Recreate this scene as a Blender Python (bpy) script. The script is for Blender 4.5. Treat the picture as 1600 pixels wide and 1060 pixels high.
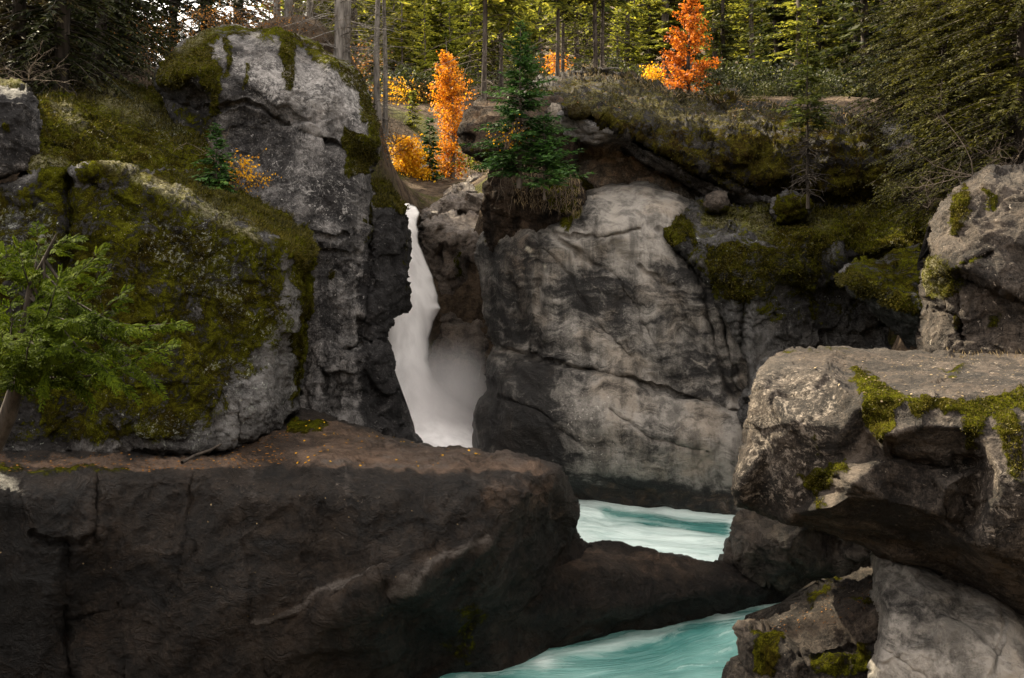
import bpy, math, random
import numpy as np
from mathutils import Vector
from mathutils.geometry import delaunay_2d_cdt

for o in list(bpy.data.objects):
    bpy.data.objects.remove(o)
SC = bpy.context.scene
COL = SC.collection

# ------------------------------------------------------------------ camera, sky, sun, exposure
FPX = 1600 * 35 / 36.0          # focal length in photograph pixels
CX, HY = 800.0, 330.0           # principal column, horizon row in the photograph
cam = bpy.data.cameras.new('camera')
cam.lens = 35; cam.sensor_width = 36; cam.sensor_fit = 'HORIZONTAL'
cam.shift_y = -(530 - HY) / 1600.0
cam.clip_start = 0.1; cam.clip_end = 3000
co = bpy.data.objects.new('camera', cam); COL.objects.link(co)
co.rotation_euler = (math.radians(90), 0, 0)
SC.camera = co

SUN = Vector((-0.56, 0.48, 0.62)).normalized()
W = bpy.data.worlds.new("World"); SC.world = W; W.use_nodes = True
nt = W.node_tree; nt.nodes.clear()
out = nt.nodes.new('ShaderNodeOutputWorld'); bg = nt.nodes.new('ShaderNodeBackground')
sky = nt.nodes.new('ShaderNodeTexSky'); sky.sky_type = 'NISHITA'; sky.sun_disc = False
sky.sun_elevation = math.asin(SUN.z); sky.sun_rotation = math.atan2(SUN.x, SUN.y)
sky.dust_density = 4.0; sky.air_density = 1.0; sky.ozone_density = 1.0
mixc = nt.nodes.new('ShaderNodeMix'); mixc.data_type = 'RGBA'
mixc.inputs['Factor'].default_value = 0.72
mixc.inputs['B'].default_value = (6.5, 5.85, 5.05, 1)       # even pale cloud cover
nt.links.new(sky.outputs[0], mixc.inputs['A'])
nt.links.new(mixc.outputs['Result'], bg.inputs[0]); bg.inputs[1].default_value = 0.095
nt.links.new(bg.outputs[0], out.inputs[0])
sl = bpy.data.lights.new('sun', 'SUN'); sl.energy = 3.1; sl.angle = math.radians(0.6); sl.color = (1.0, 0.86, 0.62)
so = bpy.data.objects.new('sun', sl); COL.objects.link(so)
so.rotation_euler = (-SUN).to_track_quat('-Z', 'Y').to_euler()
so.location = SUN * 60
SC.view_settings.view_transform = 'Standard'; SC.view_settings.look = 'None'
SC.view_settings.gamma = 1; SC.view_settings.use_curve_mapping = False
SC.view_settings.exposure = 2.75
SC.cycles.max_bounces = 6; SC.cycles.diffuse_bounces = 3; SC.cycles.glossy_bounces = 2
SC.cycles.transparent_max_bounces = 16; SC.cycles.volume_bounces = 2
SC.cycles.use_denoising = True; SC.cycles.denoising_prefilter = 'ACCURATE'; SC.cycles.denoising_input_passes = 'RGB_ALBEDO_NORMAL'
SC.cycles.use_adaptive_sampling = False

# ------------------------------------------------------------------ numpy helpers
rng = np.random.default_rng(7)
_perm = np.random.default_rng(11).permutation(256)
_perm = np.concatenate([_perm, _perm, _perm])
_g = np.random.default_rng(5).normal(size=(256, 3)); _g /= np.linalg.norm(_g, axis=1)[:, None]

def perlin(P):
    P = np.asarray(P, float)
    I = np.floor(P).astype(int); F = P - I
    I &= 255
    u = F * F * F * (F * (F * 6 - 15) + 10)
    r = 0
    for dx in (0, 1):
        wx = u[:, 0] if dx else 1 - u[:, 0]
        for dy in (0, 1):
            wy = u[:, 1] if dy else 1 - u[:, 1]
            for dz in (0, 1):
                wz = u[:, 2] if dz else 1 - u[:, 2]
                h = _perm[_perm[_perm[I[:, 0] + dx] + I[:, 1] + dy] + I[:, 2] + dz]
                g = _g[h]
                d = g[:, 0] * (F[:, 0] - dx) + g[:, 1] * (F[:, 1] - dy) + g[:, 2] * (F[:, 2] - dz)
                r = r + wx * wy * wz * d
    return r * 1.5

def fbm(P, octv=4, rough=0.5, ridged=False):
    s = 0; a = 1; t = 0; Q = np.array(P, float)
    for i in range(octv):
        n = perlin(Q + 17.3 * i)
        if ridged: n = 1 - 2 * np.abs(n)
        s = s + a * n; t += a; a *= rough; Q = Q * 2.03
    return s / t

def facets(P, seed=0):
    """planar chips: each Voronoi cell gets a random slope; returns height, and F2-F1"""
    I = np.floor(P).astype(int)
    best = np.full(len(P), 9e9); sec = best.copy(); h = np.zeros(len(P))
    rs = np.random.default_rng(seed); J = rs.random((512, 3)); S = rs.normal(size=(512, 3)); K = rs.normal(size=512)
    for dx in (-1, 0, 1):
        for dy in (-1, 0, 1):
            for dz in (-1, 0, 1):
                C = I + (dx, dy, dz)
                k = _perm[_perm[_perm[C[:, 0] & 255] + (C[:, 1] & 255)] + (C[:, 2] & 255)]
                D = P - (C + J[k]); d = (D * D).sum(1)
                m = d < best
                sec = np.where(m, best, np.minimum(sec, d))
                h = np.where(m, (D * S[k]).sum(1) * 0.7 + K[k] * 0.35, h)
                best = np.where(m, d, best)
    return h, np.sqrt(sec) - np.sqrt(best)

def sstep(a, b, x):
    t = np.clip((x - a) / (b - a), 0, 1); return t * t * (3 - 2 * t)

def poly_sd(X, Y, poly):
    """signed distance (inside +) and nearest boundary point"""
    X = X.ravel(); Y = Y.ravel(); P = np.asarray(poly, float); n = len(P)
    best = np.full(len(X), 1e18); nx = np.zeros(len(X)); ny = np.zeros(len(X)); ins = np.zeros(len(X), bool)
    for i in range(n):
        ax, ay = P[i]; bx, by = P[(i + 1) % n]
        ex, ey = bx - ax, by - ay; L = ex * ex + ey * ey + 1e-12
        t = np.clip(((X - ax) * ex + (Y - ay) * ey) / L, 0, 1)
        qx = ax + t * ex; qy = ay + t * ey
        d = (X - qx) ** 2 + (Y - qy) ** 2
        m = d < best; best[m] = d[m]; nx[m] = qx[m]; ny[m] = qy[m]
        if abs(ey) > 1e-12:
            c = ((ay > Y) != (by > Y)) & (X < (Y - ay) * ex / ey + ax); ins ^= c
    d = np.sqrt(best)
    return np.where(ins, d, -d), nx, ny

def line_d(X, Y, pts):
    best = np.full(X.size, 1e18); X = X.ravel(); Y = Y.ravel()
    for (ax, ay), (bx, by) in zip(pts[:-1], pts[1:]):
        ex, ey = bx - ax, by - ay; L = ex * ex + ey * ey + 1e-12
        t = np.clip(((X - ax) * ex + (Y - ay) * ey) / L, 0, 1)
        best = np.minimum(best, (X - ax - t * ex) ** 2 + (Y - ay - t * ey) ** 2)
    return np.sqrt(best)

def rough_outline(poly, amp, seed, step=9):
    P = [np.array(p, float) for p in poly]; res = []
    rs = np.random.default_rng(seed)
    for i in range(len(P)):
        a, b = P[i], P[(i + 1) % len(P)]
        L = np.linalg.norm(b - a); k = max(1, int(L / step))
        nrm = np.array([-(b - a)[1], (b - a)[0]]) / (L + 1e-9)
        for j in range(k):
            t = j / k
            q = a + (b - a) * t
            if j: q = q + nrm * rs.normal() * amp * 0.5
            res.append(q)
    Q = np.array(res)
    n1 = perlin(np.c_[Q / 37.0, np.full(len(Q), seed * 1.7)]); n2 = perlin(np.c_[Q / 37.0, np.full(len(Q), seed * 1.7 + 50)])
    Q[:, 0] += n1 * amp * 1.4; Q[:, 1] += n2 * amp * 1.4
    return Q

def unproj(px, py, Y):
    px = np.asarray(px, float); py = np.asarray(py, float); Y = np.asarray(Y, float) + 0 * px
    return np.stack([(px - CX) / FPX * Y, Y, (HY - py) / FPX * Y], -1)

def at(px, py, Y):
    return Vector(((px - CX) / FPX * Y, Y, (HY - py) / FPX * Y))

# ------------------------------------------------------------------ object helpers
def tag(o, label=None, cat=None, group=None, kind=None):
    if label: o['label'] = label
    if cat: o['category'] = cat
    if group: o['group'] = group
    if kind: o['kind'] = kind
    return o

def make_mesh(name, V, faces, mat=None, smooth=True, attrs=None):
    """faces: list of (N,k) int arrays"""
    V = np.asarray(V, np.float32); me = bpy.data.meshes.new(name)
    me.vertices.add(len(V)); me.vertices.foreach_set('co', V.ravel())
    faces = [np.asarray(f, np.int32) for f in faces if len(f)]
    nl = sum(f.size for f in faces); npoly = sum(len(f) for f in faces)
    me.loops.add(nl); me.polygons.add(npoly)
    me.loops.foreach_set('vertex_index', np.concatenate([f.ravel() for f in faces]))
    st = []; s = 0
    for f in faces:
        st.append(s + np.arange(len(f)) * f.shape[1]); s += f.size
    me.polygons.foreach_set('loop_start', np.concatenate(st).astype(np.int32))
    me.update(calc_edges=True)
    if smooth: me.polygons.foreach_set('use_smooth', np.ones(npoly, bool))
    for k, v in (attrs or {}).items():
        a = me.attributes.new(k, 'FLOAT', 'POINT'); a.data.foreach_set('value', np.asarray(v, np.float32))
    if mat: me.materials.append(mat)
    me.validate()
    return me

def link(name, me, parent=None):
    o = bpy.data.objects.new(name, me); COL.objects.link(o)
    if parent is not None: o.parent = parent
    return o

def empty(name, loc=(0, 0, 0), rz=0, scale=1):
    o = bpy.data.objects.new(name, None); COL.objects.link(o); o.location = loc; o.rotation_euler = (0, 0, rz)
    o.scale = (scale,) * 3 if not hasattr(scale, '__len__') else scale
    o.empty_display_size = 0.2
    return o

# ------------------------------------------------------------------ material helpers
class NB:
    def __init__(s, name):
        s.m = bpy.data.materials.new(name); s.m.use_nodes = True; s.t = s.m.node_tree; s.t.nodes.clear()
        s.out = s.t.nodes.new('ShaderNodeOutputMaterial')
    def n(s, typ, **kw):
        nd = s.t.nodes.new(typ)
        for k, v in kw.items(): setattr(nd, k, v)
        return nd
    def set(s, sock, v):
        if isinstance(v, bpy.types.NodeSocket): s.t.links.new(v, sock)
        elif v is not None:
            if hasattr(v, '__len__') and len(v) == 3 and sock.type == 'RGBA': v = (*v, 1)
            sock.default_value = v
    def math(s, op, a, b=None, c=None, clamp=False):
        nd = s.n('ShaderNodeMath', operation=op); nd.use_clamp = clamp
        s.set(nd.inputs[0], a); s.set(nd.inputs[1], b)
        if c is not None: s.set(nd.inputs[2], c)
        return nd.outputs[0]
    def mix(s, f, a, b, blend='MIX'):
        nd = s.n('ShaderNodeMix', data_type='RGBA', blend_type=blend)
        s.set(nd.inputs['Factor'], f); s.set(nd.inputs['A'], a); s.set(nd.inputs['B'], b)
        return nd.outputs['Result']
    def ss(s, x, a, b):
        nd = s.n('ShaderNodeMapRange', interpolation_type='SMOOTHSTEP')
        s.set(nd.inputs[0], x); s.set(nd.inputs[1], a); s.set(nd.inputs[2], b)
        return nd.outputs[0]
    def obj(s):
        return s.n('ShaderNodeTexCoord').outputs['Object']
    def scalev(s, v, k, rot=None, loc=None):
        nd = s.n('ShaderNodeMapping'); s.set(nd.inputs['Vector'], v); nd.inputs['Scale'].default_value = k
        if rot: nd.inputs['Rotation'].default_value = rot
        if loc: nd.inputs['Location'].default_value = loc
        return nd.outputs[0]
    def noise(s, v, scale, detail=4, rough=0.55, dist=0.0):
        nd = s.n('ShaderNodeTexNoise'); s.set(nd.inputs['Vector'], v); nd.inputs['Scale'].default_value = scale
        nd.inputs['Detail'].default_value = detail; nd.inputs['Roughness'].default_value = rough; nd.inputs['Distortion'].default_value = dist
        return nd.outputs['Fac']
    def voro(s, v, scale, feature='F1', out='Distance'):
        nd = s.n('ShaderNodeTexVoronoi', feature=feature); s.set(nd.inputs['Vector'], v); nd.inputs['Scale'].default_value = scale
        return nd.outputs[out]
    def attr(s, name):
        return s.n('ShaderNodeAttribute', attribute_name=name).outputs['Fac']
    def bump(s, h, strength, dist, normal=None):
        nd = s.n('ShaderNodeBump'); s.set(nd.inputs['Height'], h); nd.inputs['Strength'].default_value = strength
        nd.inputs['Distance'].default_value = dist
        if normal is not None: s.set(nd.inputs['Normal'], normal)
        return nd.outputs[0]
    def bsdf(s, col, rough=0.7, spec=0.3, normal=None):
        nd = s.n('ShaderNodeBsdfPrincipled'); s.set(nd.inputs['Base Color'], col); s.set(nd.inputs['Roughness'], rough)
        s.set(nd.inputs['Specular IOR Level'], spec)
        if normal is not None: s.set(nd.inputs['Normal'], normal)
        return nd
    def done(s, shader):
        s.t.links.new(shader, s.out.inputs['Surface']); return s.m

def rock_mat(name, dark, light, lich=(0.42, 0.40, 0.38), lich_amt=0.5, rough=0.75, crack=1.2, streak=0.5, grain=1.0,
             tilt=(0.1, 0.35, 0.2), brown=(0.11, 0.065, 0.035), moss_a=(0.009, 0.010, 0.002), moss_b=(0.105, 0.108, 0.009), moss_c=(0.034, 0.024, 0.005), spec=0.2, bumpk=1.0, warm=0.5, crack_amt=0.6, stratk=0.55, vein_litfold=(0.30, 0.27, 0.23)):
    b = NB(name); p = b.obj()
    wn = b.n('ShaderNodeTexNoise'); b.set(wn.inputs['Vector'], p); wn.inputs['Scale'].default_value = 1.3; wn.inputs['Detail'].default_value = 5
    wv = b.n('ShaderNodeVectorMath', operation='MULTIPLY_ADD'); b.set(wv.inputs[0], wn.outputs['Color']); wv.inputs[1].default_value = (0.9,) * 3; b.set(wv.inputs[2], p)
    pw = wv.outputs[0]
    big = b.noise(p, 0.5, 6, 0.62)
    med = b.noise(pw, 2.6, 10, 0.70)
    fine = b.noise(p, 22, 6, 0.82)
    bl = b.noise(pw, 6.5, 10, 0.80)
    strat = b.noise(b.scalev(pw, (0.7, 0.7, 5.0), tilt), 1.0, 8, 0.68)
    stk = b.noise(b.scalev(p, (3.0, 3.0, 0.30)), 1.0, 6, 0.66)
    f2x = b.noise(b.scalev(p, (1, 1, 0.6)), 48, 3, 0.7)
    c5 = lambda x: b.math('SUBTRACT', x, 0.5)
    tone = b.math('ADD', b.math('MULTIPLY', c5(big), 0.9), b.math('ADD', b.math('MULTIPLY', c5(med), 0.75), b.math('MULTIPLY', c5(strat), stratk)))
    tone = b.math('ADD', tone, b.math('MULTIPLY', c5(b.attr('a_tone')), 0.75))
    tone = b.math('ADD', tone, b.math('MULTIPLY', c5(fine), 0.50 * grain))
    tone = b.math('ADD', tone, b.math('MULTIPLY', c5(bl), 0.65 * grain))
    tone = b.math('ADD', tone, b.math('MULTIPLY', c5(f2x), 0.45 * grain))
    tone = b.ss(tone, -0.26, 0.30)
    col = b.mix(tone, tuple(c * 0.62 for c in dark), tuple(c * 1.12 for c in light))
    # iron-brown and blue-grey tints
    tint = b.noise(pw, 0.9, 5, 0.6)
    col = b.mix(b.math('MULTIPLY', b.ss(tint, 0.48, 0.66), 0.55 * warm), col, b.mix(tone, tuple(c * k for c, k in zip(dark, (0.85, 0.62, 0.42))), tuple(c * k for c, k in zip(light, (1.0, 0.82, 0.62)))))
    # dark vertical weathering streaks
    sk = b.ss(b.math('ADD', stk, b.math('MULTIPLY', c5(med), 0.25)), 0.58, 0.38)
    col = b.mix(b.math('MULTIPLY', sk, streak), col, tuple(c * 0.30 for c in dark))
    gr = b.ss(fine, 0.36, 0.64)
    pit = b.ss(b.math('ADD', fine, b.math('MULTIPLY', c5(med), 0.25)), 0.405, 0.37); spk = b.ss(b.math('ADD', fine, b.math('MULTIPLY', c5(med), 0.25)), 0.60, 0.635)
    col = b.mix(b.math('MULTIPLY', pit, 0.60 * min(1, grain)), col, tuple(c * 0.25 for c in dark))
    col = b.mix(b.math('MULTIPLY', spk, 0.42 * min(1, grain)), col, tuple(min(1, c * 1.45) for c in light))
    # brown stain
    br = b.ss(b.math('ADD', b.attr('a_brown'), b.math('MULTIPLY', c5(med), 1.5)), 0.42, 0.95)
    col = b.mix(b.math('MULTIPLY', br, 0.8), col, b.mix(b.ss(b.math('ADD', strat, b.math('MULTIPLY', c5(fine), 0.6)), 0.35, 0.65), tuple(c * 0.22 for c in brown), tuple(c * 1.25 for c in brown)))
    # lichen crust: blotches and specks
    la = b.attr('a_lich')
    lm = b.ss(b.math('ADD', b.math('ADD', bl, b.math('MULTIPLY', c5(fine), 0.40)), b.math('MULTIPLY', b.math('SUBTRACT', la, 1.0), 0.30)), 0.50, 0.57)
    col = b.mix(b.math('MULTIPLY', lm, lich_amt), col, b.mix(gr, tuple(c * 0.55 for c in lich), lich))
    vw = b.n('ShaderNodeVectorMath', operation='MULTIPLY_ADD'); fn = b.n('ShaderNodeTexNoise'); b.set(fn.inputs['Vector'], p); fn.inputs['Scale'].default_value = 14; fn.inputs['Detail'].default_value = 4
    b.set(vw.inputs[0], fn.outputs['Color']); vw.inputs[1].default_value = (0.22,) * 3; b.set(vw.inputs[2], p)
    vs = b.n('ShaderNodeTexVoronoi'); b.set(vs.inputs['Vector'], vw.outputs[0]); vs.inputs['Scale'].default_value = 12
    rsel = b.n('ShaderNodeSeparateColor'); b.set(rsel.inputs[0], vs.outputs['Color'])
    sp = b.math('MULTIPLY', b.ss(b.math('ADD', vs.outputs['Distance'], b.math('MULTIPLY', rsel.outputs[1], 0.26)), 0.30, 0.20), b.ss(b.math('ADD', rsel.outputs[0], b.math('MULTIPLY', c5(big), 0.8)), 0.70, 0.78))
    sp = b.math('MULTIPLY', sp, b.math('MULTIPLY', b.ss(la, 0.25, 0.7), 0.8))
    col = b.mix(sp, col, tuple(min(1, c * 1.3) for c in lich))
    # fissures: thin broken lines
    f1 = b.noise(b.scalev(pw, (1, 1, 0.75), tilt), crack * 1.1, 3, 0.45); f2 = b.noise(b.scalev(pw, (0.45, 0.45, 1.7), (tilt[1], tilt[0], 0)), crack * 2.3, 4, 0.5)
    l1 = b.math('MULTIPLY', b.ss(b.math('ABSOLUTE', c5(f1)), 0.010, 0.002), b.ss(med, 0.52, 0.60))
    l2 = b.math('MULTIPLY', b.ss(b.math('ABSOLUTE', c5(f2)), 0.011, 0.002), b.ss(big, 0.46, 0.54))
    ck = b.math('MAXIMUM', l1, l2)
    col = b.mix(b.math('MULTIPLY', ck, 0.75 * crack_amt), col, tuple(c * 0.2 for c in dark))
    ve = b.attr('a_vein_litfold')
    vm = b.ss(b.math('ADD', ve, b.math('ADD', b.math('MULTIPLY', c5(strat), 1.6), b.math('ADD', b.math('MULTIPLY', c5(med), 1.0), b.math('MULTIPLY', c5(fine), 0.9)))), 0.30, 1.0)
    col = b.mix(b.math('MULTIPLY', vm, b.ss(ve, 0.03, 0.25)), col, vein_litfold)
    # moss
    mo = b.attr('a_moss')
    m3 = b.noise(pw, 9, 6, 0.75)
    mn = b.math('ADD', b.math('MULTIPLY', c5(med), 1.7), b.math('ADD', b.math('MULTIPLY', c5(m3), 0.9), b.math('MULTIPLY', c5(fine), 0.8)))
    mm = b.ss(b.math('ADD', mo, b.math('MULTIPLY', mn, b.math('ADD', 0.35, b.math('MULTIPLY', b.ss(mo, 0.02, 0.3), 0.65)))), 0.40, 0.60)
    mf = b.noise(p, 55, 4, 0.8)
    mc = b.noise(pw, 1.4, 8, 0.70)
    mcol = b.mix(b.ss(b.math('ADD', mc, b.math('MULTIPLY', c5(m3), 0.5)), 0.36, 0.64), moss_c, moss_b)
    mcol = b.mix(b.ss(b.math('ADD', b.math('MULTIPLY', mf, 0.45), b.math('ADD', b.math('MULTIPLY', m3, 0.30), b.math('MULTIPLY', med, 0.25))), 0.60, 0.40), mcol, moss_a)
    yel = b.math('MULTIPLY', b.ss(b.noise(p, 3.3, 6, 0.7), 0.54, 0.68), b.ss(mf, 0.45, 0.62))
    mcol = b.mix(b.math('MULTIPLY', yel, 0.7), mcol, (0.19, 0.18, 0.018))
    pale = b.math('MULTIPLY', b.attr('a_pale'), b.ss(b.math('ADD', bl, b.math('MULTIPLY', fine, 0.3)), 0.56, 0.74))
    mcol = b.mix(pale, mcol, b.mix(gr, (0.10, 0.09, 0.05), (0.30, 0.28, 0.18)))
    l3 = b.noise(p, 13, 7, 0.85)
    lsp = b.ss(b.math('ADD', b.math('ADD', l3, b.math('MULTIPLY', c5(med), 0.35)), b.math('MULTIPLY', b.math('SUBTRACT', la, 0.6), 0.16)), 0.62, 0.67)
    mcol = b.mix(b.math('MULTIPLY', lsp, 0.6), mcol, lich)
    col = b.mix(mm, col, mcol)
    # wetness
    wet = b.attr('a_wet')
    wetn = b.math('MULTIPLY', wet, b.ss(med, 0.25, 0.6), clamp=True)
    ro = b.math('SUBTRACT', rough, b.math('MULTIPLY', wetn, 0.30))
    ro = b.math('ADD', ro, b.math('MULTIPLY', mm, 0.2), clamp=True)
    # relief
    h = b.math('ADD', b.math('ADD', b.math('MULTIPLY', med, 0.75), b.math('MULTIPLY', bl, 0.22 * grain)), b.math('MULTIPLY', fine, 0.16))
    h = b.math('ADD', h, b.math('MULTIPLY', strat, 0.45)); h = b.math('SUBTRACT', h, b.math('MULTIPLY', pit, 0.06 * grain))
    h = b.math('ADD', h, b.math('MULTIPLY', lm, 0.05))
    h = b.math('SUBTRACT', h, b.math('MULTIPLY', ck, 0.22 * crack_amt))
    h = b.math('ADD', h, b.math('MULTIPLY', mm, b.math('ADD', 0.10, b.math('ADD', b.math('MULTIPLY', mf, 0.16), b.math('MULTIPLY', m3, 0.35)))))
    nrm = b.bump(h, 1.0 * bumpk, 0.30)
    return b.done(b.bsdf(col, ro, b.math('MULTIPLY', b.math('SUBTRACT', 1.0, mm), spec), nrm).outputs[0])

# ------------------------------------------------------------------ rock builder
def depth_field(ctrl, gx, gy):
    """piecewise planar interpolation of 1/Y over the control points"""
    pts = [(float(c[0]), float(c[1])) for c in ctrl]; val = [1.0 / c[2] for c in ctrl]
    x0, x1, y0, y1 = gx[0] - 60, gx[-1] + 60, gy[0] - 60, gy[-1] + 60
    A = np.array(pts)
    for cx, cy in ((x0, y0), (x1, y0), (x0, y1), (x1, y1), ((x0 + x1) / 2, y0), ((x0 + x1) / 2, y1), (x0, (y0 + y1) / 2), (x1, (y0 + y1) / 2)):
        i = np.argmin((A[:, 0] - cx) ** 2 + (A[:, 1] - cy) ** 2)
        pts.append((cx, cy)); val.append(val[i])
    r = delaunay_2d_cdt([Vector(p) for p in pts], [], [], 0, 1e-4, True)
    vs, fs, orig = r[0], r[2], r[3]
    vv = [np.mean([val[k] for k in o]) if o else 0 for o in orig]
    D = np.zeros((len(gy), len(gx))); cnt = np.zeros_like(D, bool)
    for f in fs:
        (ax, ay), (bx, by), (cx, cy) = [vs[i] for i in f[:3]]
        den = (by - cy) * (ax - cx) + (cx - bx) * (ay - cy)
        if abs(den) < 1e-9: continue
        i0 = np.searchsorted(gx, min(ax, bx, cx) - 1e-3); i1 = np.searchsorted(gx, max(ax, bx, cx) + 1e-3)
        j0 = np.searchsorted(gy, min(ay, by, cy) - 1e-3); j1 = np.searchsorted(gy, max(ay, by, cy) + 1e-3)
        if i1 <= i0 or j1 <= j0: continue
        XX, YY = np.meshgrid(gx[i0:i1], gy[j0:j1])
        l0 = ((by - cy) * (XX - cx) + (cx - bx) * (YY - cy)) / den
        l1 = ((cy - ay) * (XX - cx) + (ax - cx) * (YY - cy)) / den
        l2 = 1 - l0 - l1
        m = (l0 > -1e-6) & (l1 > -1e-6) & (l2 > -1e-6)
        v = l0 * vv[f[0]] + l1 * vv[f[1]] + l2 * vv[f[2]]
        D[j0:j1, i0:i1][m] = v[m]; cnt[j0:j1, i0:i1] |= m
    if (~cnt).any(): D[~cnt] = D[cnt].mean()
    return D

def blur(D, s):
    if s <= 0: return D
    k = int(3 * s) + 1; w = np.exp(-0.5 * (np.arange(-k, k + 1) / s) ** 2); w /= w.sum()
    for ax in (0, 1):
        P = np.pad(D, [(k, k) if a == ax else (0, 0) for a in (0, 1)], mode='edge')
        D = sum(wi * np.take(P, np.arange(i, i + D.shape[ax]), axis=ax) for i, wi in enumerate(w))
    return D

ROCKS = {}
def rock(name, label, cat, outline, ctrl, mat, g=2.4, sm=8, R=26, E=0.8, T=2.0, amp=3, seed=1,
         lump=(1.6, 0.16), chip=((0.9, 0.16), (0.35, 0.05)), strat=(0.0, 0.25), spall=(0.035, 1.1), fold=(0.0, 1.0, 0.0), fine=0.02, cracks=(), moss=(), lich=(), brown=(), wet=(), tone=(), pale=(), vein_litfold=(),
         up_moss=0.0, base_lich=0.5, group=None, tilt=0.3, grow=None):
    OUT = rough_outline(outline, amp, seed)
    OUT[:, 0] = np.clip(OUT[:, 0], -110, 1710); OUT[:, 1] = np.clip(OUT[:, 1], -60, 1130)
    gx = np.arange(OUT[:, 0].min() - g, OUT[:, 0].max() + 2 * g, g); gy = np.arange(OUT[:, 1].min() - g, OUT[:, 1].max() + 2 * g, g)
    nx, ny = len(gx), len(gy)
    XX, YY = np.meshgrid(gx, gy)
    sd, qx, qy = poly_sd(XX, YY, OUT)
    inside = (sd > -0.55 * g).reshape(ny, nx)
    cell = inside[:-1, :-1] & inside[1:, :-1] & inside[:-1, 1:] & inside[1:, 1:]
    used = np.zeros((ny, nx), bool)
    used[:-1, :-1] |= cell; used[1:, :-1] |= cell; used[:-1, 1:] |= cell; used[1:, 1:] |= cell
    full = np.zeros((ny, nx), bool); full[1:-1, 1:-1] = cell[:-1, :-1] & cell[1:, :-1] & cell[:-1, 1:] & cell[1:, 1:]
    border = used & ~full
    D = 1.0 / blur(depth_field(ctrl, gx, gy), sm / g)
    PX = XX.ravel().copy(); PY = YY.ravel().copy(); bm = border.ravel()
    PX[bm] = qx[bm]; PY[bm] = qy[bm]
    s = np.clip(sd, 0, R) / R; s[bm] = 0
    Yd = D.ravel() + E * (1 - np.sqrt(np.clip(1 - (1 - s) ** 2, 0, 1)))
    wob = np.stack([PX / 23.0, PY / 23.0, np.full(len(PX), seed * 3.1)], -1)
    wx = perlin(wob) * 9 + perlin(wob * 3.1) * 3; wy = perlin(wob + 40) * 9 + perlin(wob * 3.1 + 9) * 3
    for c in cracks:
        pts, w, dep = c[0], c[1], c[2]
        d = line_d(PX + wx * 0.6, PY + wy * 0.6, pts)
        Yd = Yd + dep * np.exp(-(d / w) ** 2)
    idx = np.full(ny * nx, -1); um = used.ravel(); idx[um] = np.arange(um.sum())
    P = unproj(PX, PY, Yd).reshape(ny, nx, 3)
    du = np.gradient(P, axis=1); dv = np.gradient(P, axis=0)
    N = np.cross(dv, du); N /= np.linalg.norm(N, axis=2)[..., None] + 1e-9
    N = N.reshape(-1, 3)[um]; P = P.reshape(-1, 3)[um]
    flip = (N * P).sum(1) > 0; N[flip] *= -1
    ca, sa = math.cos(tilt), math.sin(tilt)
    Q = np.stack([P[:, 0] * ca - P[:, 2] * sa, P[:, 1], P[:, 0] * sa + P[:, 2] * ca], -1)
    off = seed * 7.77
    h = lump[1] * fbm(Q / lump[0] + off, 4, 0.5)
    wq = Q + 0.18 * np.stack([perlin(Q * 1.7 + off), perlin(Q * 1.7 + off + 31), perlin(Q * 1.7 + off + 62)], -1)
    for k, (sc, am) in enumerate(chip):
        hh, e = facets(wq / sc * (1, 1, 1.25) + off, seed + k)
        h = h + am * hh * 0.55 * sstep(0, 0.035, e)
    if spall[0]:
        tq = fbm(wq / spall[1] + off + 3.3, 4, 0.5) * 6.0; ft = tq - np.floor(tq)
        h = h + spall[0] * (np.floor(tq) + sstep(0.0, 0.16, ft) - 0.55 * tq)
    if fold[0]:
        cf, sf = math.cos(fold[2]), math.sin(fold[2]); a_ = P[:, 0] * cf + P[:, 2] * sf; c_ = -P[:, 0] * sf + P[:, 2] * cf
        wv_ = 0.9 * perlin(P * 0.45 + off)
        h = h + fold[0] * fbm(np.stack([a_ * 0.28, P[:, 1] * 0.4, (c_ + wv_) / fold[1]], -1) + off, 3, 0.5)
    if strat[0]:
        r = fbm(np.stack([wq[:, 0] * 0.5, wq[:, 1] * 0.5, wq[:, 2] / strat[1]], -1) + off, 3, 0.55, True)
        h = h + strat[0] * r
    h = h + fine * 1.7 * fbm(wq * 4.5 + off, 4, 0.62)
    b_ = bm[um]
    mp = np.zeros(len(P))
    def mask(lst, feather=10):
        m = np.zeros(len(PX[um]))
        for it in lst:
            poly, val = it[0], it[1]; f = it[2] if len(it) > 2 else feather
            s_, _, _ = poly_sd(PX[um] + wx[um], PY[um] + wy[um], poly)
            m = np.maximum(m, val * sstep(-f, f, s_)) if val > 0 else m * (1 + val * sstep(-f, f, s_))
        return m
    a_moss = mask(moss)
    if up_moss: a_moss = np.maximum(a_moss, up_moss * sstep(0.35, 0.75, N[:, 2] + 0.35 * h / max(lump[1], 0.05)))
    mossf = sstep(0.35, 0.7, a_moss)
    h = h + mossf * (0.03 + 0.055 * fbm(P * 4 + 3, 4, 0.6))
    P = P + N * h[:, None]
    a_lich = np.clip(base_lich + mask(lich) * np.where(1, 1, 1), 0, 1.4) if lich else np.full(len(P), base_lich)
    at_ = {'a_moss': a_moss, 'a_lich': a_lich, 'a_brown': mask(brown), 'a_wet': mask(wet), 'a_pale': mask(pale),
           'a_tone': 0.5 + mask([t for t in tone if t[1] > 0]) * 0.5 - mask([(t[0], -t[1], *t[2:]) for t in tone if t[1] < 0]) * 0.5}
    vn = np.zeros(len(P))
    for pts, w_, s_ in vein_litfold:
        vn = np.maximum(vn, s_ * np.exp(-(line_d(PX[um] + wx[um] * 0.5, PY[um] + wy[um] * 0.5, pts) / w_) ** 2))
    at_['a_vein_litfold'] = vn
    I = idx.reshape(ny, nx)
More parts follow.
